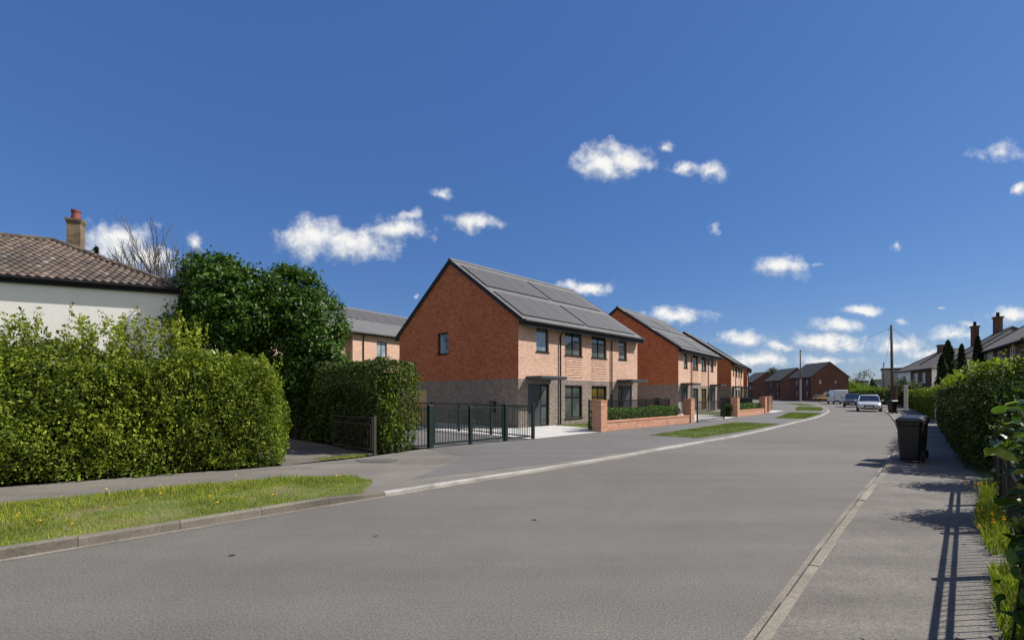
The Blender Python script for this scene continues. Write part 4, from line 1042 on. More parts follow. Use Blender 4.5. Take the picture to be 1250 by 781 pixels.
def laurel():
    rng = np.random.default_rng(44); r = empty('laurel_shrub', (3.26, 2.70, 0.05), math.radians(45), 'large glossy leaved laurel overhanging the iron fence at the near right', 'shrub')
    mb = MB(); P, Q, Pn, Qn = [], [], [], []
    lobes = [(-0.02, 0.0, 0.45, 0.5, 0.24, 0.42), (0.0, 0.02, 0.95, 0.52, 0.27, 0.45), (0.1, 0.05, 1.35, 0.45, 0.26, 0.36), (0.3, -0.3, 0.9, 0.5, 0.4, 0.7)]
    for i in range(190):
        l = lobes[rng.integers(0, 4)]; e = np.array(l[:3]) + unit(rng.normal(0, 1, (1, 3)))[0] * np.array(l[3:6]) * rng.uniform(0.55, 0.9)
        st = np.array([rng.normal(0.15, 0.08), rng.normal(0, 0.08), 0.0]); mid = (st + e) / 2 + np.array([0.05, 0, 0.12])
        mb.tube([st, mid, e], [0.009, 0.006, 0.003], 5)
        n = 17; t = rng.uniform(0.3, 1.08, n)[:, None]
        pp = np.where(t < 0.5, st + (mid - st) * (t / 0.5), mid + (e - mid) * ((t - 0.5) / 0.5)) + rng.normal(0, 0.05, (n, 3))
        top = e[2] > 1.0
        nw = (rng.uniform(0, 1, n) < (0.5 if top else 0.12))
        q = unit(pp - np.array([0.25, 0, 0.6])) * 0.6 + [0, 0, 0.6]
        P.append(pp[~nw]); Q.append(q[~nw]); Pn.append(pp[nw]); Qn.append(q[nw])
    mb.build('stems', M['laurel_stem'], r, True)
    co, idx = leaf_arrays(np.concatenate(P), np.concatenate(Q), 0.115, rng, 0.42, 0.55, rich=True, up=0.1); tri_mesh('leaves', co, idx, [M['laurel']], r)
    co, idx = leaf_arrays(np.concatenate(Pn), np.concatenate(Qn), 0.095, rng, 0.4, 0.5, rich=True, up=1.0); tri_mesh('new_leaves', co, idx, [M['laurel_new']], r)
laurel()

# weeds and dandelions
grass('fence_weeds', [(7.9, 7.85), (8.3, 8.1), (5.0, 4.6), (4.75, 4.65), (5.9, 5.95)], 0.06, 5200, 0.19, 0.006, M['blade'], 'tall weeds along the foot of the iron fence', 33, 0, 0.8)
grass('fence_weeds', [(4.45, 4.35), (4.7, 4.3), (2.9, 2.5), (2.75, 2.6)], 0.06, 2600, 0.16, 0.006, M['blade'], 'tall weeds along the foot of the iron fence', 34, 0, 0.8)
def dandelion(loc, h, label, group, proto=[None]):
    if proto[0] is None:
        r = empty('dandelion', (0, 0, 0)); MB().tube([(0, 0, 0), (0.008, 0, 0.09)], 0.003, 5).build('stem', M['blade'], r)
        m = MB()
        for ring, (rr, zz, k) in enumerate(((0.024, 0.088, 16), (0.017, 0.097, 12), (0.009, 0.102, 8))):
            for i in range(k):
                a = 2*PI*(i + ring*0.5)/k; w = 0.16
                m.poly([(0.008, 0, zz - 0.006), (0.008 + rr*math.cos(a - w), rr*math.sin(a - w), zz), (0.008 + rr*1.12*math.cos(a), rr*1.12*math.sin(a), zz - 0.003), (0.008 + rr*math.cos(a + w), rr*math.sin(a + w), zz)])
        m.build('flower_head', M['petal'], r); proto[0] = r; o = r
    else: o = copy_tree(proto[0])
    o.location = loc; o.scale = (0.65, 0.65, h / 0.1); o.rotation_euler = (random.uniform(-.25, .25), random.uniform(-.25, .25), random.uniform(0, 6.28))
    tag(o, label, 'flower', group)
rr = random.Random(12); vp = np.array(verge_poly); k = 0
while k < 34:
    x, y = rr.uniform(-8.5, -2.6), rr.uniform(3.5, 9)
    if inpoly(np.array([x]), np.array([y]), verge_poly)[0]:
        dandelion((x, y, 0.09), rr.uniform(0.07, 0.14), 'yellow dandelion in the left grass verge', 'dandelions in the left verge'); k += 1
for i in range(13):
    t = rr.uniform(0.0, 1); x = 7.55 - 2.5*t + rr.uniform(-0.15, 0.2); y = 7.55 - 2.7*t + rr.uniform(-0.05, 0.15)
    dandelion((x, y, 0.06), rr.uniform(0.18, 0.3), 'yellow dandelion in the weeds by the iron fence', 'dandelions by the iron fence')

# wheelie bins
def wheelie_bin(loc, rz, label, group='wheelie bins', proto=[None]):
    if proto[0] is None:
        r = empty('wheelie_bin')
        rings = []
        for z, a, b in ((0.05, 0.22, 0.24), (0.09, 0.235, 0.262), (0.55, 0.265, 0.30), (0.86, 0.28, 0.325), (0.88, 0.30, 0.345), (0.95, 0.305, 0.35)):
            c = 0.05; sh = 0.03*(z)
            rings.append([(b - c + sh, -a, z), (b + sh, -a + c, z), (b + sh, a - c, z), (b - c + sh, a, z), (-b + c, a, z), (-b, a - c, z), (-b, -a + c, z), (-b + c, -a, z)])
        bd = MB().loft(rings)
        for y in (-0.12, 0.0, 0.12): bd.hexa([(0.262, y - 0.02, 0.12), (0.262, y + 0.02, 0.12), (0.315, y + 0.02, 0.8), (0.315, y - 0.02, 0.8)], [(0.278, y - 0.016, 0.12), (0.278, y + 0.016, 0.12), (0.33, y + 0.016, 0.8), (0.33, y - 0.016, 0.8)])
        bd.build('body', M['bin'], r, bevel=0.008)
        l = [[(0.40, -0.31, 0.952), (0.40, 0.31, 0.952), (-0.36, 0.31, 0.952), (-0.36, -0.31, 0.952)], [(0.41, -0.315, 0.985), (0.41, 0.315, 0.985), (-0.37, 0.315, 0.985), (-0.37, -0.315, 0.985)], [(0.33, -0.26, 1.045), (0.33, 0.26, 1.045), (-0.34, 0.26, 1.05), (-0.34, -0.26, 1.05)], [(0.2, -0.2, 1.065), (0.2, 0.2, 1.065), (-0.3, 0.2, 1.065), (-0.3, -0.2, 1.065)]]
        MB().loft(l).build('lid', M['bin'], r, bevel=0.012)
        MB().tube([(-0.43, -0.2, 0.98), (-0.43, 0.2, 0.98)], 0.018, 8).tube([(-0.35, -0.2, 0.95), (-0.43, -0.2, 0.98)], 0.016, 6).tube([(-0.35, 0.2, 0.95), (-0.43, 0.2, 0.98)], 0.016, 6).build('handle', M['bin'], r)
        for y in (-0.275, 0.235):
            MB().tube([(-0.24, y, 0.1), (-0.24, y + 0.04, 0.1)], 0.1, 18).build('wheel', M['rubber'], r)
        MB().tube([(-0.24, -0.27, 0.1), (-0.24, 0.27, 0.1)], 0.013, 6).build('axle', M['rim'], r)
        proto[0] = r; o = r
    else: o = copy_tree(proto[0])
    o.location = loc; o.rotation_euler = (0, 0, rz); o.scale = (0.8, 0.8, 1.0); tag(o, label, 'wheelie bin', group)
    return o
wheelie_bin((9.44, 11.05, 0.062), math.radians(222), 'black wheelie bin nearest the camera on the right pavement')
wheelie_bin((10.12, 11.75, 0.062), math.radians(216), 'black wheelie bin standing just behind the nearest bin')
wheelie_bin((30.55, 37.5, 0.062), math.radians(190), 'lone far black wheelie bin by the silver car')

# posts
def postobj(name, loc, h, w, mat, label):
    r = empty(name, loc, math.radians(48), label, 'post')
    MB().box(-w, w, -w, w, 0, h).build('shaft', mat, r, bevel=0.01); MB().hexa([(-w*1.25, -w*1.25, h), (w*1.25, -w*1.25, h), (w*1.25, w*1.25, h), (-w*1.25, w*1.25, h)], [(-w*0.5, -w*0.5, h + w), (w*0.5, -w*0.5, h + w), (w*0.5, w*0.5, h + w), (-w*0.5, w*0.5, h + w)]).build('cap', mat, r)
postobj('gatepost', (40.4, 47.9, 0.05), 2.35, 0.16, M['cream_render'], 'pale square gatepost between the right hand hedges')
postobj('gatepost', (40.9, 49.9, 0.05), 2.3, 0.2, M['old_brick'], 'dark brick gatepost beside the pale gatepost')
postobj('fence_post', (22.7, 25.0, 0.05), 1.45, 0.05, M['grey_post'], 'thin weathered post between the untrimmed and the long clipped hedge')

def pole(loc, h, r0, label, lean=(0, 0), lower=None):
    r = empty('telegraph_pole', loc, 0, label, 'pole', 'wooden telegraph poles')
    MB().tube([(0, 0, -0.1), (lean[0]*0.5, lean[1]*0.5, h*0.5), (lean[0], lean[1], h)], [r0, r0*0.85, r0*0.7], 10).build('shaft', M['pole'], r, True)
    MB().tube([(lean[0], lean[1], h), (lean[0], lean[1], h + 0.06)], [r0*0.8, r0*0.1], 10).build('cap', M['black_trim'], r)
    b = MB()
    for q in range(3): a = q*2.1; b.tube([(lean[0], lean[1], h - 0.3 - 0.1*q), (lean[0] + 0.28*math.cos(a), lean[1] + 0.28*math.sin(a), h - 0.3 - 0.1*q)], 0.03, 5)
    b.build('insulators', M['black_trim'], r)
    if lower: MB().tube([(0, 0, 0.02), (0, 0, lower)], r0*1.12, 10).build('sleeve', M['grey_post'], r)
pole((39.6, 48.6, 0.05), 8.7, 0.15, 'tall dark wooden pole beside the right hand hedges', (-0.12, 0))
pole((59.6, 96.5, 0.05), 10.6, 0.16, 'wooden pole with grey lower half before the dark brick houses', (0, 0), 4.6)
pole((83.6, 105, 0.0), 8.6, 0.14, 'small distant wooden pole beside the grey block')
def wire(p, q, sag, label):
    p, q = Vector(p), Vector(q); pts = [p.lerp(q, t) - Vector((0, 0, sag*4*t*(1 - t))) for t in np.linspace(0, 1, 17)]
    tag(MB().tube(pts, 0.013, 4).build('overhead_wire', M['wire']), label, 'wire', 'overhead wires')
wire((39.48, 48.6, 8.6), (59.6, 96.5, 10.5), 1.1, 'overhead wire sagging between the two taller poles')
wire((39.48, 48.6, 8.5), (48.25, 51.0, 5.1), 0.3, 'overhead wire from the tallest pole to the chimneyed houses')
wire((39.48, 48.6, 8.55), (83.6, 105, 8.5), 1.1, 'overhead wire running to the small distant pole')

# ------------------------------------------------------------------ older houses on the right
def hip_house(label, F, d, L, W, eave, rise, run, wallmat, front_mats, roofmat, wins, chims, gable_far=False, group='older houses on the right'):
    """F far front eave corner, d along the street (away from the camera). local x runs from far corner toward the camera, facade faces the road"""
    d = np.array(d) / np.linalg.norm(d)
    # local x = -d, local y = away from the road
    rz = math.atan2(-d[1], -d[0]); r = empty('hip_roofed_house', (F[0], F[1], 0), rz, label, 'house', group)
    front = lambda x, z, k: (x, k, z)
    pm = {}
    for x0, x1, mt in front_mats:
        mb = pm.setdefault(mt, MB()); wall_sheet(mb, x0, x1, 0, eave, [w for w in wins if x0 <= w[0] and w[1] <= x1], front)
    mb = pm.setdefault(wallmat, MB())
    mb.poly([(0, 0, 0), (0, W, 0), (0, W, eave), (0, 0, eave)]); mb.poly([(L, 0, 0), (L, W, 0), (L, W, eave), (L, 0, eave)]); mb.poly([(0, W, 0), (L, W, 0), (L, W, eave), (0, W, eave)])
    if gable_far: mb.poly([(0, 0, eave), (0, W, eave), (0, W/2, eave + rise)])
    for k, m in pm.items(): m.build('wall', M[k], r)
    for w in wins: window(r, w[1]-w[0], w[3]-w[2], (w[0], 0.085, w[2]), 0, (0.33, 0.67), (), 'upvc', 'glass_blue', fr=0.08)
    ov = 0.35; ze = eave - 0.12; zr = eave + rise; ra = 0.0 if gable_far else run
    A = (-ov, -ov, ze); B = (-ov, W + ov, ze); Cc = (L + ov, W + ov, ze); Dd = (L + ov, -ov, ze); R1 = (ra - (ov if gable_far else 0), W/2, zr); R2 = (L - run, W/2, zr)
    m = MB(); up = 0.12
    for pl in ([A, Dd, R2, R1], [B, Cc, R2, R1], [A, B, R1], [Dd, Cc, R2]):
        if pl[0] == A and pl[1] == B and gable_far: continue
        m.hexa(pl, [(x, y, z + up) for x, y, z in pl])
    rf = m.build('roof', M[roofmat], r)
    hp = MB()
    for p, q in ((A, R1), (R1, R2), (R2, Dd), (B, R1), (Cc, R2)): hp.tube([(p[0], p[1], p[2] + up), (q[0], q[1], q[2] + up)], 0.1, 6)
    hp.build('ridge_tiles', M[roofmat], rf)
    MB().tube([(-ov, -ov - 0.06, ze + 0.03), (L + ov, -ov - 0.06, ze + 0.03)], 0.06, 6).box(-ov, L + ov, -ov, -0.001, ze - 0.04, ze - 0.005).build('gutter', M['black_trim'], r)
    for (cx, cy, w, z0, z1, pot) in chims:
        c = MB().box(cx - w, cx + w, cy - w*0.7, cy + w*0.7, z0, z1).box(cx - w*1.2, cx + w*1.2, cy - w*0.9, cy + w*0.9, z1 + 0.001, z1 + 0.16).build('chimney', M['old_brick'], rf)
        if pot: MB().tube([(cx, cy, z1 + 0.16), (cx, cy, z1 + 0.16 + pot)], [0.16, 0.13], 10).build('chimney_pot', M['black_trim'], rf)
    return r
hip_house('nearest older house on the right, brick and cream walls under dark tiles', (41.6, 41.5), (0.588, 0.809), 14, 8, 5.2, 3.0, 3, 'cream_render', [(0, 4.6, 'cream_render'), (4.6, 14, 'old_brick')], 'brown_slate', [(2.4, 3.9, 3.3, 4.6), (5.7, 7.5, 3.5, 4.95), (9.2, 11, 3.5, 4.95)], [], gable_far=True)
hip_house('older white house with two chimneys, between the dark conifers', (51.4, 55.4), (0.59, 0.807), 11.0, 8, 5.2, 3.0, 3, 'render', [(0, 11, 'render')], 'slate', [(1.6, 3.2, 3.2, 4.5), (6.0, 7.6, 3.2, 4.5)], [(0.8, 2.4, 0.42, 6.0, 9.2, 0.5), (2.2, 4.0, 0.45, 7.6, 9.9, 0.5)], gable_far=True)
hip_house('far older house on the right, half white and half red brick', (63.4, 76.7), (0.39, 0.92), 12.7, 8, 5.2, 2.7, 3.2, 'render', [(0, 5.2, 'render'), (5.2, 12.7, 'old_brick')], 'brown_slate', [(1.5, 3.3, 3.2, 4.5), (6.2, 8.0, 3.2, 4.7), (9.2, 10.6, 3.2, 4.7), (6.2, 8.0, 0.8, 2.2)], [(4.4, 4.0, 0.5, 7.0, 8.9, 0)])

# dark brick houses at the bend
def far_house(label, cn, L, W, eave, rise, rz, wins=True):
    r = empty('gabled_house', (cn[0], cn[1], 0), rz, label, 'house', 'dark brick houses at the bend')
    # local x along the gable facing the camera, y away
    w = MB(); hol = [(W*0.22, W*0.30, 3.6, 4.6), (W*0.64, W*0.70, 3.7, 4.5), (W*0.12, W*0.2, 0.1, 2.1), (W*0.34, W*0.46, 0.9, 2.0), (W*0.58, W*0.70, 0.9, 2.0)]
    wall_sheet(w, 0, W, 0, eave, hol, lambda x, z, k: (x, k, z)); w.poly([(0, 0, eave), (W, 0, eave), (W/2, 0, eave + rise)])
    hl = [(1.2, 2.2, 3.5, 4.7), (5.2, 6.2, 3.5, 4.7), (1.2, 2.2, 0.9, 2.1), (3.4, 4.3, 0.1, 2.1), (5.2, 6.2, 0.9, 2.1)]
    wall_sheet(w, 0, L, 0, eave, hl, lambda y, z, k: (k, y, z))
    w.poly([(W, 0, 0), (W, L, 0), (W, L, eave), (W, 0, eave)]); w.poly([(0, L, 0), (W, L, 0), (W, L, eave), (W/2, L, eave + rise), (0, L, eave)])
    w.build('wall', M['dark_brick'], r)
    for h in hol[:2] + hol[3:]: window(r, h[1]-h[0], h[3]-h[2], (h[0], 0.085, h[2]), 0, (), (), 'upvc' if h[2] < 1 else 'black_trim', 'glass', sill=False)
    for h in hl[:3] + hl[4:]: window(r, h[1]-h[0], h[3]-h[2], (0.085, h[1], h[2]), -PI/2, (0.5,), (), 'black_trim', 'glass', sill=False)
    MB().box(hol[2][0], hol[2][1], 0.08, 0.12, 0.05, 2.1).build('door', M['grey_metal'], r); MB().box(0.08, 0.12, 3.4, 4.3, 0.05, 2.1).build('door', M['grey_metal'], r)
    ov = 0.25; s = rise/(W/2); m = MB()
    for sg in (0, 1):
        xa = -ov if sg == 0 else W + ov; lo = [(xa, -0.12, eave - ov*s + 0.03), (xa, L + 0.12, eave - ov*s + 0.03), (W/2, L + 0.12, eave + rise + 0.03), (W/2, -0.12, eave + rise + 0.03)]
        m.hexa(lo, [(x, y, z + 0.15) for x, y, z in lo])
    m.build('roof', M['slate'], r)
    MB().tube([(-ov - 0.05, 0, eave - ov*s + 0.1), (-ov - 0.05, L, eave - ov*s + 0.1)], 0.07, 6).build('gutter', M['black_trim'], r)
    MB().tube([(-0.06, 0.3, eave - 0.2), (-0.06, 0.3, 0.1)], 0.05, 6).build('drainpipe', M['black_trim'], r)
far_house('dark brick gabled house nearest at the bend, behind the yellow car', (64.0, 100), 8.6, 7.8, 5.2, 3.1, math.radians(-3))
far_house('dark brick gabled house in the middle of three at the bend', (72.9, 127), 9.0, 9.0, 5.2, 3.3, math.radians(-4))
far_house('dark brick gabled house farthest of three at the bend', (76.7, 149), 9.0, 9.0, 5.2, 3.2, math.radians(-4))
lw = empty('boundary_wall', (0, 0, 0.0), 0, 'low dark wall along the front of the dark brick houses', 'wall')
wl = MB()
for p, q in (((72.5, 91.3), (61.0, 92.2)), ((61.0, 92.2), (63.0, 108)), ((63.0, 108), (66.6, 140)), ((66.6, 140), (70, 165))):
    p, q = np.array(p), np.array(q); d = (q - p) / np.linalg.norm(q - p); nn = np.array([-d[1], d[0]]) * 0.12
    wl.hexa([(*(p - nn), 0), (*(q - nn), 0), (*(q + nn), 0), (*(p + nn), 0)], [(*(p - nn), 0.6), (*(q - nn), 0.6), (*(q + nn), 0.6), (*(p + nn), 0.6)])
wl.build('brickwork', M['dark_brick'], lw)
sheet('forecourt', [(61.1, 92.3), (75, 91.4), (80, 150), (71, 165), (66.7, 140), (63.1, 108)], 0.03, M['pave_new'])

def block(label, x, y, w, dep, h, mat, fl, nm='block_of_flats', rz=0.0):
    r = empty(nm, (x, y, 0), rz, label, 'flats')
    m = MB(); hol = []
    for f in range(fl):
        for k in range(int(w / 3)): hol.append((0.9 + k*3, 2.3 + k*3, 1.0 + f*2.8, 2.3 + f*2.8))
    wall_sheet(m, 0, w, 0, h, hol, lambda a, z, k: (a, k, z)); m.poly([(0, 0, 0), (0, dep, 0), (0, dep, h), (0, 0, h)]); m.poly([(w, 0, 0), (w, dep, 0), (w, dep, h), (w, 0, h)]); m.poly([(0, dep, 0), (w, dep, 0), (w, dep, h), (0, dep, h)])
    m.build('wall', mat, r)
    MB().box(-0.2, w + 0.2, -0.2, dep + 0.2, h + 0.001, h + 0.35).build('roof', M['slate'], r)
    for q in hol[:40]: window(r, q[1]-q[0], q[3]-q[2], (q[0], 0.085, q[2]), 0, (0.5,), (), 'upvc', 'glass', sill=False)
block('flat roofed brown grey block behind the far right hedges', 89.5, 113, 14, 8, 7.4, M['brown_flat'], 0, rz=-0.66)
block('pale grey flats far away beyond the parked van, left one', 147, 200, 4.6, 6, 6.8, M['grey_flat'], 2, rz=-0.62)
block('pale grey flats far away beyond the parked van, right one', 153.2, 198, 6.5, 6, 7.2, M['grey_flat'], 2, rz=-0.62)

# trees on the right and far away
conifer('cypress', (42.2, 45.2, 0.05), 6.7, 1.0, 'tall dark cypress left of the two slim ones, before the white house', 111, M['cypress'], 5200, 0.26, None, 0.6)
conifer('cypress', (41.3, 44.8, 0.05), 5.4, 0.75, 'short dark cypress touching the tallest cypress', 114, M['cypress'], 2600, 0.26, None, 0.6)
conifer('cypress', (39.9, 40.0, 0.05), 6.5, 0.66, 'slim dark cypress nearest the brick and cream house', 112, M['cypress'], 3200, 0.22, None, 0.55)
conifer('cypress', (39.1, 40.6, 0.05), 5.9, 0.6, 'slimmest dark cypress in the middle of the group', 113, M['cypress'], 2600, 0.22, None, 0.55)
tree('round_bush', (47.0, 56.0, 0.05), 0.8, 0.1, [(0, 0, 1.7, 1.3, 1.3, 1.5), (0.8, -0.4, 2.0, 1.0, 1.0, 1.2), (-0.7, 0.3, 1.4, 0.9, 0.9, 1.1)], 150, 40, 0.22, 0.2, M['willow_bush'], 'rounded grey green bush behind the tallest pole', 'bush', 121)
tree('spring_tree', (82, 112, 0), 2.2, 0.2, [(-2.2, 0, 3.4, 1.9, 1.9, 2.0), (-1.0, 0, 2.3, 2.0, 2.0, 1.8), (1.4, 0, 2.2, 2.2, 2, 1.5), (-3.0, 0, 4.9, 1.2, 1.2, 1.2)], 160, 36, 0.4, 0.4, M['spring'], 'bright yellow green tree beside the nearest dark brick house', 'tree', 122)
tree('spring_bush', (87.5, 113, 0), 1.0, 0.15, [(0, 0, 1.2, 2.4, 2, 1.2), (2.4, 0, 1.4, 1.8, 2, 1.3)], 90, 36, 0.35, 0.4, M['spring'], 'low bright green bush behind the silver car', 'bush', 123)
tree('dull_tree', (101, 180, 0), 4, 0.3, [(0, 0, 8.6, 2.6, 2.6, 3.0), (-1.5, 0, 7, 2, 2, 2.2), (1.6, 0, 7.2, 2, 2, 2.2)], 150, 30, 0.5, 0.45, M['dull_tree'], 'dull green tree rising behind the roofs of the dark houses', 'tree', 124)
conifer('far_conifer', (98, 127, 0), 5.6, 1.9, 'small dark conical tree before the pale flats', 125, M['hedge_dark'], 2200, 0.45, None, 0.8)
tree('thin_tree', (104, 138, 0), 4, 0.15, [(0, 0, 6.0, 2.2, 2.2, 2.4), (-2, 0, 5, 1.5, 1.5, 1.8)], 60, 16, 0.5, 0.35, M['dull_tree'], 'thin sparse tree behind the small conical tree', 'tree', 126)
for i, (x, y, hgt) in enumerate(((120, 165, 5), (133, 172, 4.5), (112, 150, 3.2), (165, 215, 5.5), (180, 218, 5))):
    tree('far_tree', (x, y, 0), 1.5, 0.2, [(0, 0, hgt*0.5, 4, 3, hgt*0.5), (3, 0, hgt*0.4, 3, 3, hgt*0.4)], 110, 26, 0.6, 0.55, M['spring' if i % 2 else 'dull_tree'],
         'low tree in the far background beyond the street', 'tree', 140 + i, 'low far background trees')

# ------------------------------------------------------------------ vehicles
def ring(x, w, zs):
    """half profile (fractions of half width, height) mirrored"""
    r = [(x, w*f, z) for f, z in zs]; return r + [(x, -y, z) for (_, y, z) in reversed(r)]
def wheels(r, xs, tw, rad, wd=0.2):
    for x in xs:
        for sg in (-1, 1):
            y0, y1 = (tw - wd, tw) if sg > 0 else (-tw, -tw + wd)
            t = MB().tube([(x, y0, rad), (x, y0 + 0.02*1, rad), (x, y1 - 0.02, rad), (x, y1, rad)], [rad*0.92, rad, rad, rad*0.92], 20).build('wheel', M['rubber'], r)
            yy = (tw + 0.004) if sg > 0 else (-tw - 0.004)
            MB().tube([(x, yy - 0.01*sg, rad), (x, yy, rad)], rad*0.62, 14).build('rim', M['rim'], t)
def car(name, loc, rz, pm, label, Lc=4.1, Wc=1.78, Hc=1.5, hatch=True, cat='car', face=True):
    r = empty(name, loc, rz, label, cat, 'cars parked along the street'); h = Lc/2; w = Wc/2; zb = 0.2
    belt = Hc*0.62; hood = Hc*0.60
    st = [(-h, 0.86, 0.35, belt*0.80), (-h + 0.12, 0.94, 0.24, belt*0.98), (-h + 0.7, 1.0, zb, belt*1.02), (-0.3, 1.0, zb, belt), (0.75, 1.0, zb, belt*0.99), (h - 0.9, 1.0, zb, hood*0.97), (h - 0.35, 0.96, zb, hood*0.88), (h - 0.08, 0.88, 0.22, hood*0.74), (h, 0.78, 0.28, hood*0.62)]
    rings = [ring(x, w*f, [(0.86, z0), (0.985, z0 + 0.10), (1.0, z0 + (z1 - z0)*0.55), (0.965, z1 - 0.06), (0.86, z1), (0.3, z1 + 0.03)]) for x, f, z0, z1 in st]
    MB().loft(rings).build('body', pm, r, True, sub=1)
    # glasshouse
    g = [(-h + 0.22, belt*0.99, 0.86), (-h + 0.55, Hc - 0.10, 0.70), (-0.3, Hc - 0.04, 0.73), (0.45, Hc - 0.10, 0.71), (1.12, belt*0.99, 0.84)]
    low = [(x, belt - 0.06) for x in (-h + 0.25, -h + 0.6, -0.3, 0.5, 1.1)]
    rg = [[(xl, w*0.88, zl), (x, w*f, z), (x, -w*f, z), (xl, -w*0.88, zl)] for (x, z, f), (xl, zl) in zip(g, low)]
    MB().loft(rg).build('windows', M['car_glass'], r, bevel=0.03)
    rr_ = [[(x, w*(f - 0.02), z + 0.012), (x, w*(f - 0.10), z + 0.04), (x, -w*(f - 0.10), z + 0.04), (x, -w*(f - 0.02), z + 0.012)] for x, z, f in g[1:4]]
    rf = MB().loft(rr_); 
    rf.build('roof', pm, r, True)
    pl = MB()
    for sg in (-1, 1):
        pl.tube([(1.14, sg*w*0.86, belt), (0.47, sg*w*0.73, Hc - 0.09)], 0.035, 5); pl.tube([(-0.25, sg*w*0.89, belt), (-0.25, sg*w*0.75, Hc - 0.06)], 0.03, 5); pl.tube([(-h + 0.24, sg*w*0.87, belt), (-h + 0.57, sg*w*0.72, Hc - 0.09)], 0.05, 5)
    pl.build('pillars', pm, r)
    wheels(r, (-h + 0.75, h - 0.78), w + 0.005, 0.315)
    ar = MB()
    for x in (-h + 0.75, h - 0.78):
        for sg in (-1, 1): ar.tube([(x + 0.37*math.cos(t), sg*(w*0.99), 0.315 + 0.37*math.sin(t)) for t in np.linspace(0.05, PI - 0.05, 10)], 0.035, 5)
    ar.build('wheel_arches', M['black_trim'], r)
    for sg in (-1, 1):
        MB().hexa([(h - 0.42, sg*w*0.94, hood*0.62), (h - 0.05, sg*w*0.60, hood*0.55), (h - 0.02, sg*w*0.45, hood*0.56), (h - 0.4, sg*w*0.5, hood*0.62)], [(h - 0.46, sg*w*0.93, hood*0.86), (h - 0.13, sg*w*0.66, hood*0.76), (h - 0.10, sg*w*0.5, hood*0.74), (h - 0.4, sg*w*0.5, hood*0.80)]).build('headlight', M['lamp'], r)
        MB().box(-h - 0.02, -h + 0.15, min(sg*w*0.6, sg*w*0.88), max(sg*w*0.6, sg*w*0.88), belt*0.72, belt*0.92).build('tail_light', M['red_lamp'], r)
        mr = MB().hexa([(0.86, sg*w*0.98, belt - 0.02), (0.98, sg*w*1.0, belt - 0.02), (0.98, sg*w*1.18, belt), (0.88, sg*w*1.18, belt)], [(0.86, sg*w*0.98, belt + 0.13), (0.96, sg*w*1.0, belt + 0.12), (0.95, sg*w*1.16, belt + 0.13), (0.88, sg*w*1.16, belt + 0.14)])
        mr.build('wing_mirror', pm, r, bevel=0.01)
    MB().box(h - 0.10, h + 0.005, -w*0.42, w*0.42, 0.42, 0.60).build('grille', M['black_trim'], r, bevel=0.01)
    MB().box(h - 0.12, h - 0.005, -w*0.66, w*0.66, 0.24, 0.36).build('lower_grille', M['black_trim'], r, bevel=0.01)
    MB().box(h + 0.006, h + 0.02, -0.26, 0.26, 0.40, 0.50).build('number_plate', M['plate'], r)
    MB().box(-h - 0.02, -h + 0.02, -0.26, 0.26, 0.55, 0.66).build('number_plate', M['plate'], r)
    return r
hd = math.atan2(-0.80, -0.60)
car('parked_car', (33.7, 44.1, 0.0), hd, M['silver'], 'silver hatchback facing the camera, parked by the right kerb', 4.2, 1.86, 1.56)
car('parked_car', (42.3, 58.0, 0.0), hd, M['dark_car'], 'dark car parked behind the silver hatchback', 4.2, 1.8, 1.66)
car('parked_car', (63.3, 94.6, 0.03), math.radians(-8), M['yellow_car'], 'yellow car beside the dark brick house at the bend', 4.0, 1.75, 1.42)

def van(loc, rz, label):
    r = empty('parked_van', loc, rz, label, 'van'); p = M['van_white']; w = 0.95
    rg = [ring(x, w*f, [(0.9, z0), (1.0, z0 + 0.15), (1.0, zm), (0.95, z1 - 0.12), (0.86, z1)]) for x, f, z0, zm, z1 in ((-2.3, 0.97, 0.38, 1.2, 2.12), (-2.2, 1.0, 0.34, 1.2, 2.2), (0.7, 1.0, 0.32, 1.2, 2.22), (1.15, 0.99, 0.32, 1.15, 2.08), (1.75, 0.97, 0.32, 0.95, 1.32), (2.25, 0.9, 0.32, 0.7, 1.1), (2.35, 0.85, 0.36, 0.6, 0.9))]
    MB().loft(rg).build('body', p, r, bevel=0.03)
    for sg in (-1, 1):
        a, b = sorted((sg*0.02, sg*0.86)); d = MB().box(-2.325, -2.302, a, b, 0.6, 2.02).build('rear_door', p, r, bevel=0.01)
        a2, b2 = sorted((sg*0.14, sg*0.74)); MB().box(-2.332, -2.326, a2, b2, 1.32, 1.86).build('recessed_panel', p, d)
        a3, b3 = sorted((sg*0.05, sg*0.10)); MB().box(-2.35, -2.326, a3, b3, 1.0, 1.2).build('handle', M['black_trim'], d)
        a4, b4 = sorted((sg*0.865, sg*0.945)); MB().box(-2.33, -2.2, a4, b4, 0.75, 1.3).build('tail_light', M['red_lamp'], r)
        y0, y1 = sorted((sg*0.93, sg*0.955)); MB().hexa([(0.35, y0, 1.22), (1.6, y0, 1.22), (1.6, y1, 1.22), (0.35, y1, 1.22)], [(0.35, y0*0.97, 1.85), (1.05, y0*0.97, 1.85), (1.05, y1*0.97, 1.85), (0.35, y1*0.97, 1.85)]).build('side_window', M['car_glass'], r)
        MB().box(1.2, 1.35, *sorted((sg*0.97, sg*1.18)), 1.2, 1.5).build('wing_mirror', M['black_trim'], r)
    MB().box(-2.4, -2.25, -0.9, 0.9, 0.36, 0.56).build('bumper', M['black_trim'], r, bevel=0.02)
    MB().box(-2.415, -2.401, -0.26, 0.26, 0.42, 0.53).build('number_plate', M['plate'], r)
    wheels(r, (-1.5, 1.55), 0.945, 0.33)
van((52.2, 75.0, 0.0), math.atan2(0.93, 0.36), 'white panel van parked with its rear doors toward the camera')

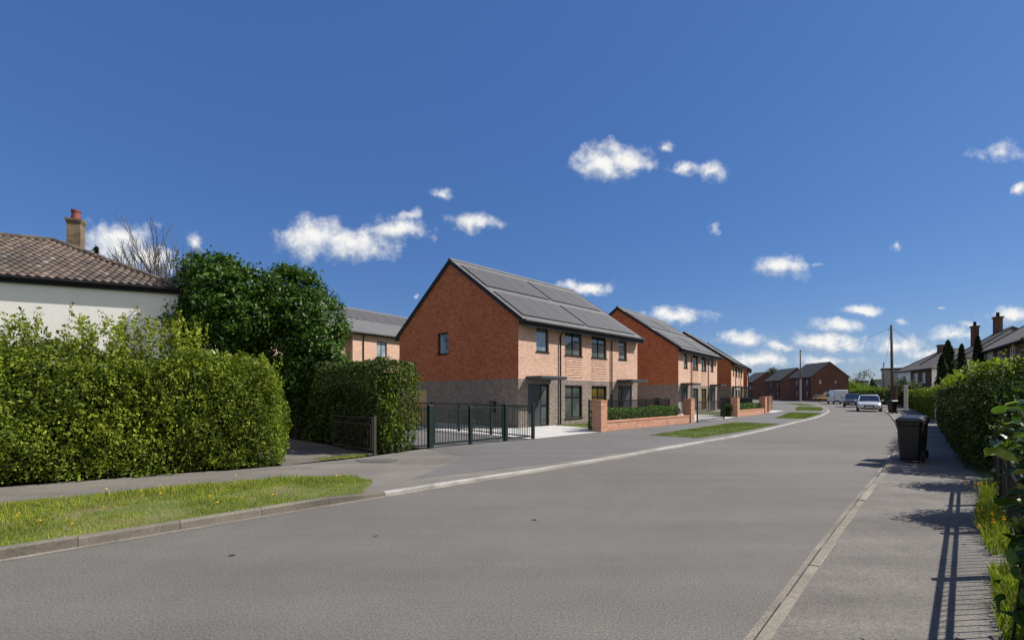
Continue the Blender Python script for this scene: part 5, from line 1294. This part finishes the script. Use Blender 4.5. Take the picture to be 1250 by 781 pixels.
# small things on the ground
for i, (x, y) in enumerate(((-2.9, 4.84), (-1.6, 5.5), (0.3, 6.2), (5.1, 5.6))):
    m = MB(); m.poly([(-0.05, 0, 0.004), (0, 0.024, 0.012), (0.05, 0, 0.006), (0, -0.022, 0.013)])
    o = m.build('fallen_leaf', M['soil']); o.location = (x, y, 0.0 if i < 3 else 0.06); o.rotation_euler = (0, 0, i*1.3); tag(o, 'small brown fallen leaf lying on the road or pavement', 'leaf', 'fallen leaves')

# ------------------------------------------------------------------ camera, sun, sky
cd = bpy.data.cameras.new('camera'); cam = bpy.data.objects.new('camera', cd); C.objects.link(cam)
cam.location = (0, 0, EYE); cam.rotation_euler = (PI/2, 0, 0)
cd.sensor_width = 36; cd.lens = 36 * 570 / 1250; cd.shift_y = 89.5 / 1250; cd.clip_start = 0.05; cd.clip_end = 4000
sc.camera = cam
EL = math.radians(45); az = Vector((0.995, 0.10, 0)).normalized(); S = Vector((az.x*math.cos(EL), az.y*math.cos(EL), math.sin(EL)))
sd = bpy.data.lights.new('sun', 'SUN'); sd.energy = 5.0; sd.angle = math.radians(0.53); sd.color = (1.0, 0.945, 0.86)
so = bpy.data.objects.new('sun', sd); C.objects.link(so); so.rotation_euler = (-S).to_track_quat('-Z', 'Y').to_euler()

def build_world():
    w = bpy.data.worlds.new('World'); sc.world = w; w.use_nodes = True; nt = w.node_tree
    bg = nt.nodes['Background']; bg.inputs['Strength'].default_value = 0.1
    sky = N(nt, 'ShaderNodeTexSky', sky_type='NISHITA'); sky.sun_disc = False; sky.sun_elevation = EL; sky.sun_rotation = math.atan2(az.x, az.y)
    sky.altitude = 100; sky.air_density = 1.0; sky.dust_density = 0.3; sky.ozone_density = 3.5
    hs = N(nt, 'ShaderNodeHueSaturation'); hs.inputs['Saturation'].default_value = 1.22; hs.inputs['Value'].default_value = 0.85; nt.links.new(sky.outputs[0], hs.inputs['Color'])
    deep = mixc(nt, hs.outputs[0], (0.45, 1.0, 2.95), 0.6)
    # clouds: (centre x, centre y, radius x, radius y, weight) as bearings and slopes seen from the ground
    CL = [(738, 198, 44, 26, 1), (765, 196, 38, 20, .95), (812, 180, 16, 13, .55), (832, 206, 26, 12, .75), (868, 209, 27, 15, .9),
          (382, 292, 50, 30, 1), (430, 298, 62, 22, 1), (482, 282, 48, 20, .95), (497, 262, 30, 11, .6), (540, 238, 27, 13, .55), (575, 272, 42, 14, .85),
          (140, 300, 55, 32, 1.0), (180, 318, 50, 26, .9), (236, 292, 20, 22, .5), (712, 350, 40, 11, .9), (953, 328, 38, 17, .98), (873, 279, 15, 12, .5),
          (826, 384, 50, 11, .95), (1091, 299, 14, 12, .55), (1000, 320, 20, 9, .3), (905, 413, 46, 12, .85), (1052, 376, 30, 9, .9), (1018, 398, 42, 13, .9),
          (1012, 419, 58, 14, 1), (960, 421, 32, 9, .8), (925, 438, 62, 15, .85), (1005, 441, 66, 12, .65), (1098, 422, 50, 18, .85), (1135, 434, 48, 15, .7),
          (1165, 409, 40, 12, .85), (1236, 385, 38, 12, .95), (1186, 396, 22, 8, .6), (1222, 186, 60, 26, .52), (1246, 232, 14, 12, .8), (1100, 448, 60, 10, .45), (930, 460, 50, 8, .4), (508, 366, 10, 8, .5), (1098, 391, 25, 10, .45), (1150, 380, 12, 6, .4)]
    g = bpy.data.node_groups.new('cloud_field', 'ShaderNodeTree')
    g.interface.new_socket('P', in_out='INPUT', socket_type='NodeSocketVector'); g.interface.new_socket('D', in_out='OUTPUT', socket_type='NodeSocketFloat')
    gi = g.nodes.new('NodeGroupInput'); go = g.nodes.new('NodeGroupOutput')
    wn = N(g, 'ShaderNodeTexNoise'); wn.inputs['Scale'].default_value = 15; wn.inputs['Detail'].default_value = 5; wn.inputs['Roughness'].default_value = 0.6; g.links.new(gi.outputs[0], wn.inputs['Vector'])
    wv = N(g, 'ShaderNodeVectorMath', operation='MULTIPLY_ADD'); g.links.new(wn.outputs['Color'], wv.inputs[0]); wv.inputs[1].default_value = (0.060, 0.042, 0.0)
    ad = N(g, 'ShaderNodeVectorMath', operation='ADD'); g.links.new(gi.outputs[0], ad.inputs[0]); ad.inputs[1].default_value = (-0.030, -0.021, 0); g.links.new(ad.outputs[0], wv.inputs[2])
    cur = None
    for cx, cy, rx, ry, wt in CL:
        c = ((cx - 625) / 570, (480 - cy) / 570, 0); r = (rx / 570, ry / 570)
        a = N(g, 'ShaderNodeVectorMath', operation='SUBTRACT'); g.links.new(wv.outputs[0], a.inputs[0]); a.inputs[1].default_value = c
        b = N(g, 'ShaderNodeVectorMath', operation='MULTIPLY'); g.links.new(a.outputs[0], b.inputs[0]); b.inputs[1].default_value = (1 / r[0], 1 / r[1], 0)
        l = N(g, 'ShaderNodeVectorMath', operation='LENGTH'); g.links.new(b.outputs[0], l.inputs[0])
        m = N(g, 'ShaderNodeMath', operation='SUBTRACT'); m.inputs[0].default_value = wt; g.links.new(l.outputs['Value'], m.inputs[1])
        if cur is None: cur = m.outputs[0]
        else:
            x = N(g, 'ShaderNodeMath', operation='SMOOTH_MAX'); g.links.new(cur, x.inputs[0]); g.links.new(m.outputs[0], x.inputs[1]); x.inputs[2].default_value = 0.15; cur = x.outputs[0]
    nz = N(g, 'ShaderNodeTexNoise'); nz.inputs['Scale'].default_value = 26; nz.inputs['Detail'].default_value = 10; nz.inputs['Roughness'].default_value = 0.60; g.links.new(gi.outputs[0], nz.inputs['Vector'])
    nm = N(g, 'ShaderNodeMath', operation='MULTIPLY_ADD'); g.links.new(nz.outputs['Fac'], nm.inputs[0]); nm.inputs[1].default_value = 1.7; nm.inputs[2].default_value = -0.86
    cl = N(g, 'ShaderNodeMath', operation='MAXIMUM'); g.links.new(cur, cl.inputs[0]); cl.inputs[1].default_value = -1.5
    su = N(g, 'ShaderNodeMath', operation='ADD'); g.links.new(cl.outputs[0], su.inputs[0]); g.links.new(nm.outputs[0], su.inputs[1]); g.links.new(su.outputs[0], go.inputs[0])
    tc = N(nt, 'ShaderNodeTexCoord'); sp = N(nt, 'ShaderNodeSeparateXYZ'); nt.links.new(tc.outputs['Generated'], sp.inputs[0])
    yy = N(nt, 'ShaderNodeMath', operation='MAXIMUM'); nt.links.new(sp.outputs['Y'], yy.inputs[0]); yy.inputs[1].default_value = 0.02
    dx = N(nt, 'ShaderNodeMath', operation='DIVIDE'); nt.links.new(sp.outputs['X'], dx.inputs[0]); nt.links.new(yy.outputs[0], dx.inputs[1])
    dz = N(nt, 'ShaderNodeMath', operation='DIVIDE'); nt.links.new(sp.outputs['Z'], dz.inputs[0]); nt.links.new(yy.outputs[0], dz.inputs[1])
    P = N(nt, 'ShaderNodeCombineXYZ'); nt.links.new(dx.outputs[0], P.inputs[0]); nt.links.new(dz.outputs[0], P.inputs[1])
    g1 = N(nt, 'ShaderNodeGroup'); g1.node_tree = g; nt.links.new(P.outputs[0], g1.inputs[0])
    o2 = N(nt, 'ShaderNodeVectorMath', operation='ADD'); nt.links.new(P.outputs[0], o2.inputs[0]); o2.inputs[1].default_value = (0.010, 0.014, 0)
    g2 = N(nt, 'ShaderNodeGroup'); g2.node_tree = g; nt.links.new(o2.outputs[0], g2.inputs[0])
    al = N(nt, 'ShaderNodeMapRange', interpolation_type='SMOOTHSTEP'); nt.links.new(g1.outputs[0], al.inputs['Value']); al.inputs['From Min'].default_value = -0.15; al.inputs['From Max'].default_value = 0.85
    sh = N(nt, 'ShaderNodeMath', operation='SUBTRACT'); nt.links.new(g1.outputs[0], sh.inputs[0]); nt.links.new(g2.outputs[0], sh.inputs[1])
    lt = N(nt, 'ShaderNodeMapRange'); nt.links.new(sh.outputs[0], lt.inputs['Value']); lt.inputs['From Min'].default_value = -0.45; lt.inputs['From Max'].default_value = 0.35
    cc = ramp(nt, lt.outputs[0], [(0.0, (3.3, 3.7, 4.3)), (0.45, (4.9, 5.1, 5.4)), (1.0, (6.4, 6.35, 6.2))])
    # placed clouds masked to the half of the sky ahead
    fr = N(nt, 'ShaderNodeMath', operation='GREATER_THAN'); nt.links.new(sp.outputs['Y'], fr.inputs[0]); fr.inputs[1].default_value = 0.05
    up = N(nt, 'ShaderNodeMapRange'); nt.links.new(sp.outputs['Z'], up.inputs['Value']); up.inputs['From Min'].default_value = 0.0; up.inputs['From Max'].default_value = 0.03
    m1 = N(nt, 'ShaderNodeMath', operation='MULTIPLY'); nt.links.new(al.outputs[0], m1.inputs[0]); nt.links.new(fr.outputs[0], m1.inputs[1])
    m2 = N(nt, 'ShaderNodeMath', operation='MULTIPLY'); nt.links.new(m1.outputs[0], m2.inputs[0]); nt.links.new(up.outputs[0], m2.inputs[1])
    bn = noise(nt, tc.outputs['Generated'], 2.6, 6, 0.55); ba = N(nt, 'ShaderNodeMapRange', interpolation_type='SMOOTHSTEP'); nt.links.new(bn, ba.inputs['Value']); ba.inputs['From Min'].default_value = 0.44; ba.inputs['From Max'].default_value = 0.56  # unseen cloud bank behind the camera, added as neutral fill for shaded walls
    by = N(nt, 'ShaderNodeMapRange', interpolation_type='SMOOTHSTEP'); nt.links.new(sp.outputs['Y'], by.inputs['Value']); by.inputs['From Min'].default_value = 0.0; by.inputs['From Max'].default_value = -0.3
    bm = N(nt, 'ShaderNodeMath', operation='MULTIPLY'); nt.links.new(ba.outputs[0], bm.inputs[0]); nt.links.new(by.outputs[0], bm.inputs[1])
    front = mixc(nt, deep, cc, m2.outputs[0])
    nt.links.new(mixc(nt, front, (4.7, 4.5, 4.3), bm.outputs[0]), bg.inputs['Color'])
build_world()

sc.view_settings.view_transform = 'Standard'; sc.view_settings.look = 'None'; sc.view_settings.gamma = 1; sc.view_settings.exposure = 0.55
sc.cycles.use_denoising = True
sc.cycles.max_bounces = 6; sc.cycles.diffuse_bounces = 3; sc.cycles.glossy_bounces = 3; sc.cycles.transmission_bounces = 3; sc.cycles.transparent_max_bounces = 4
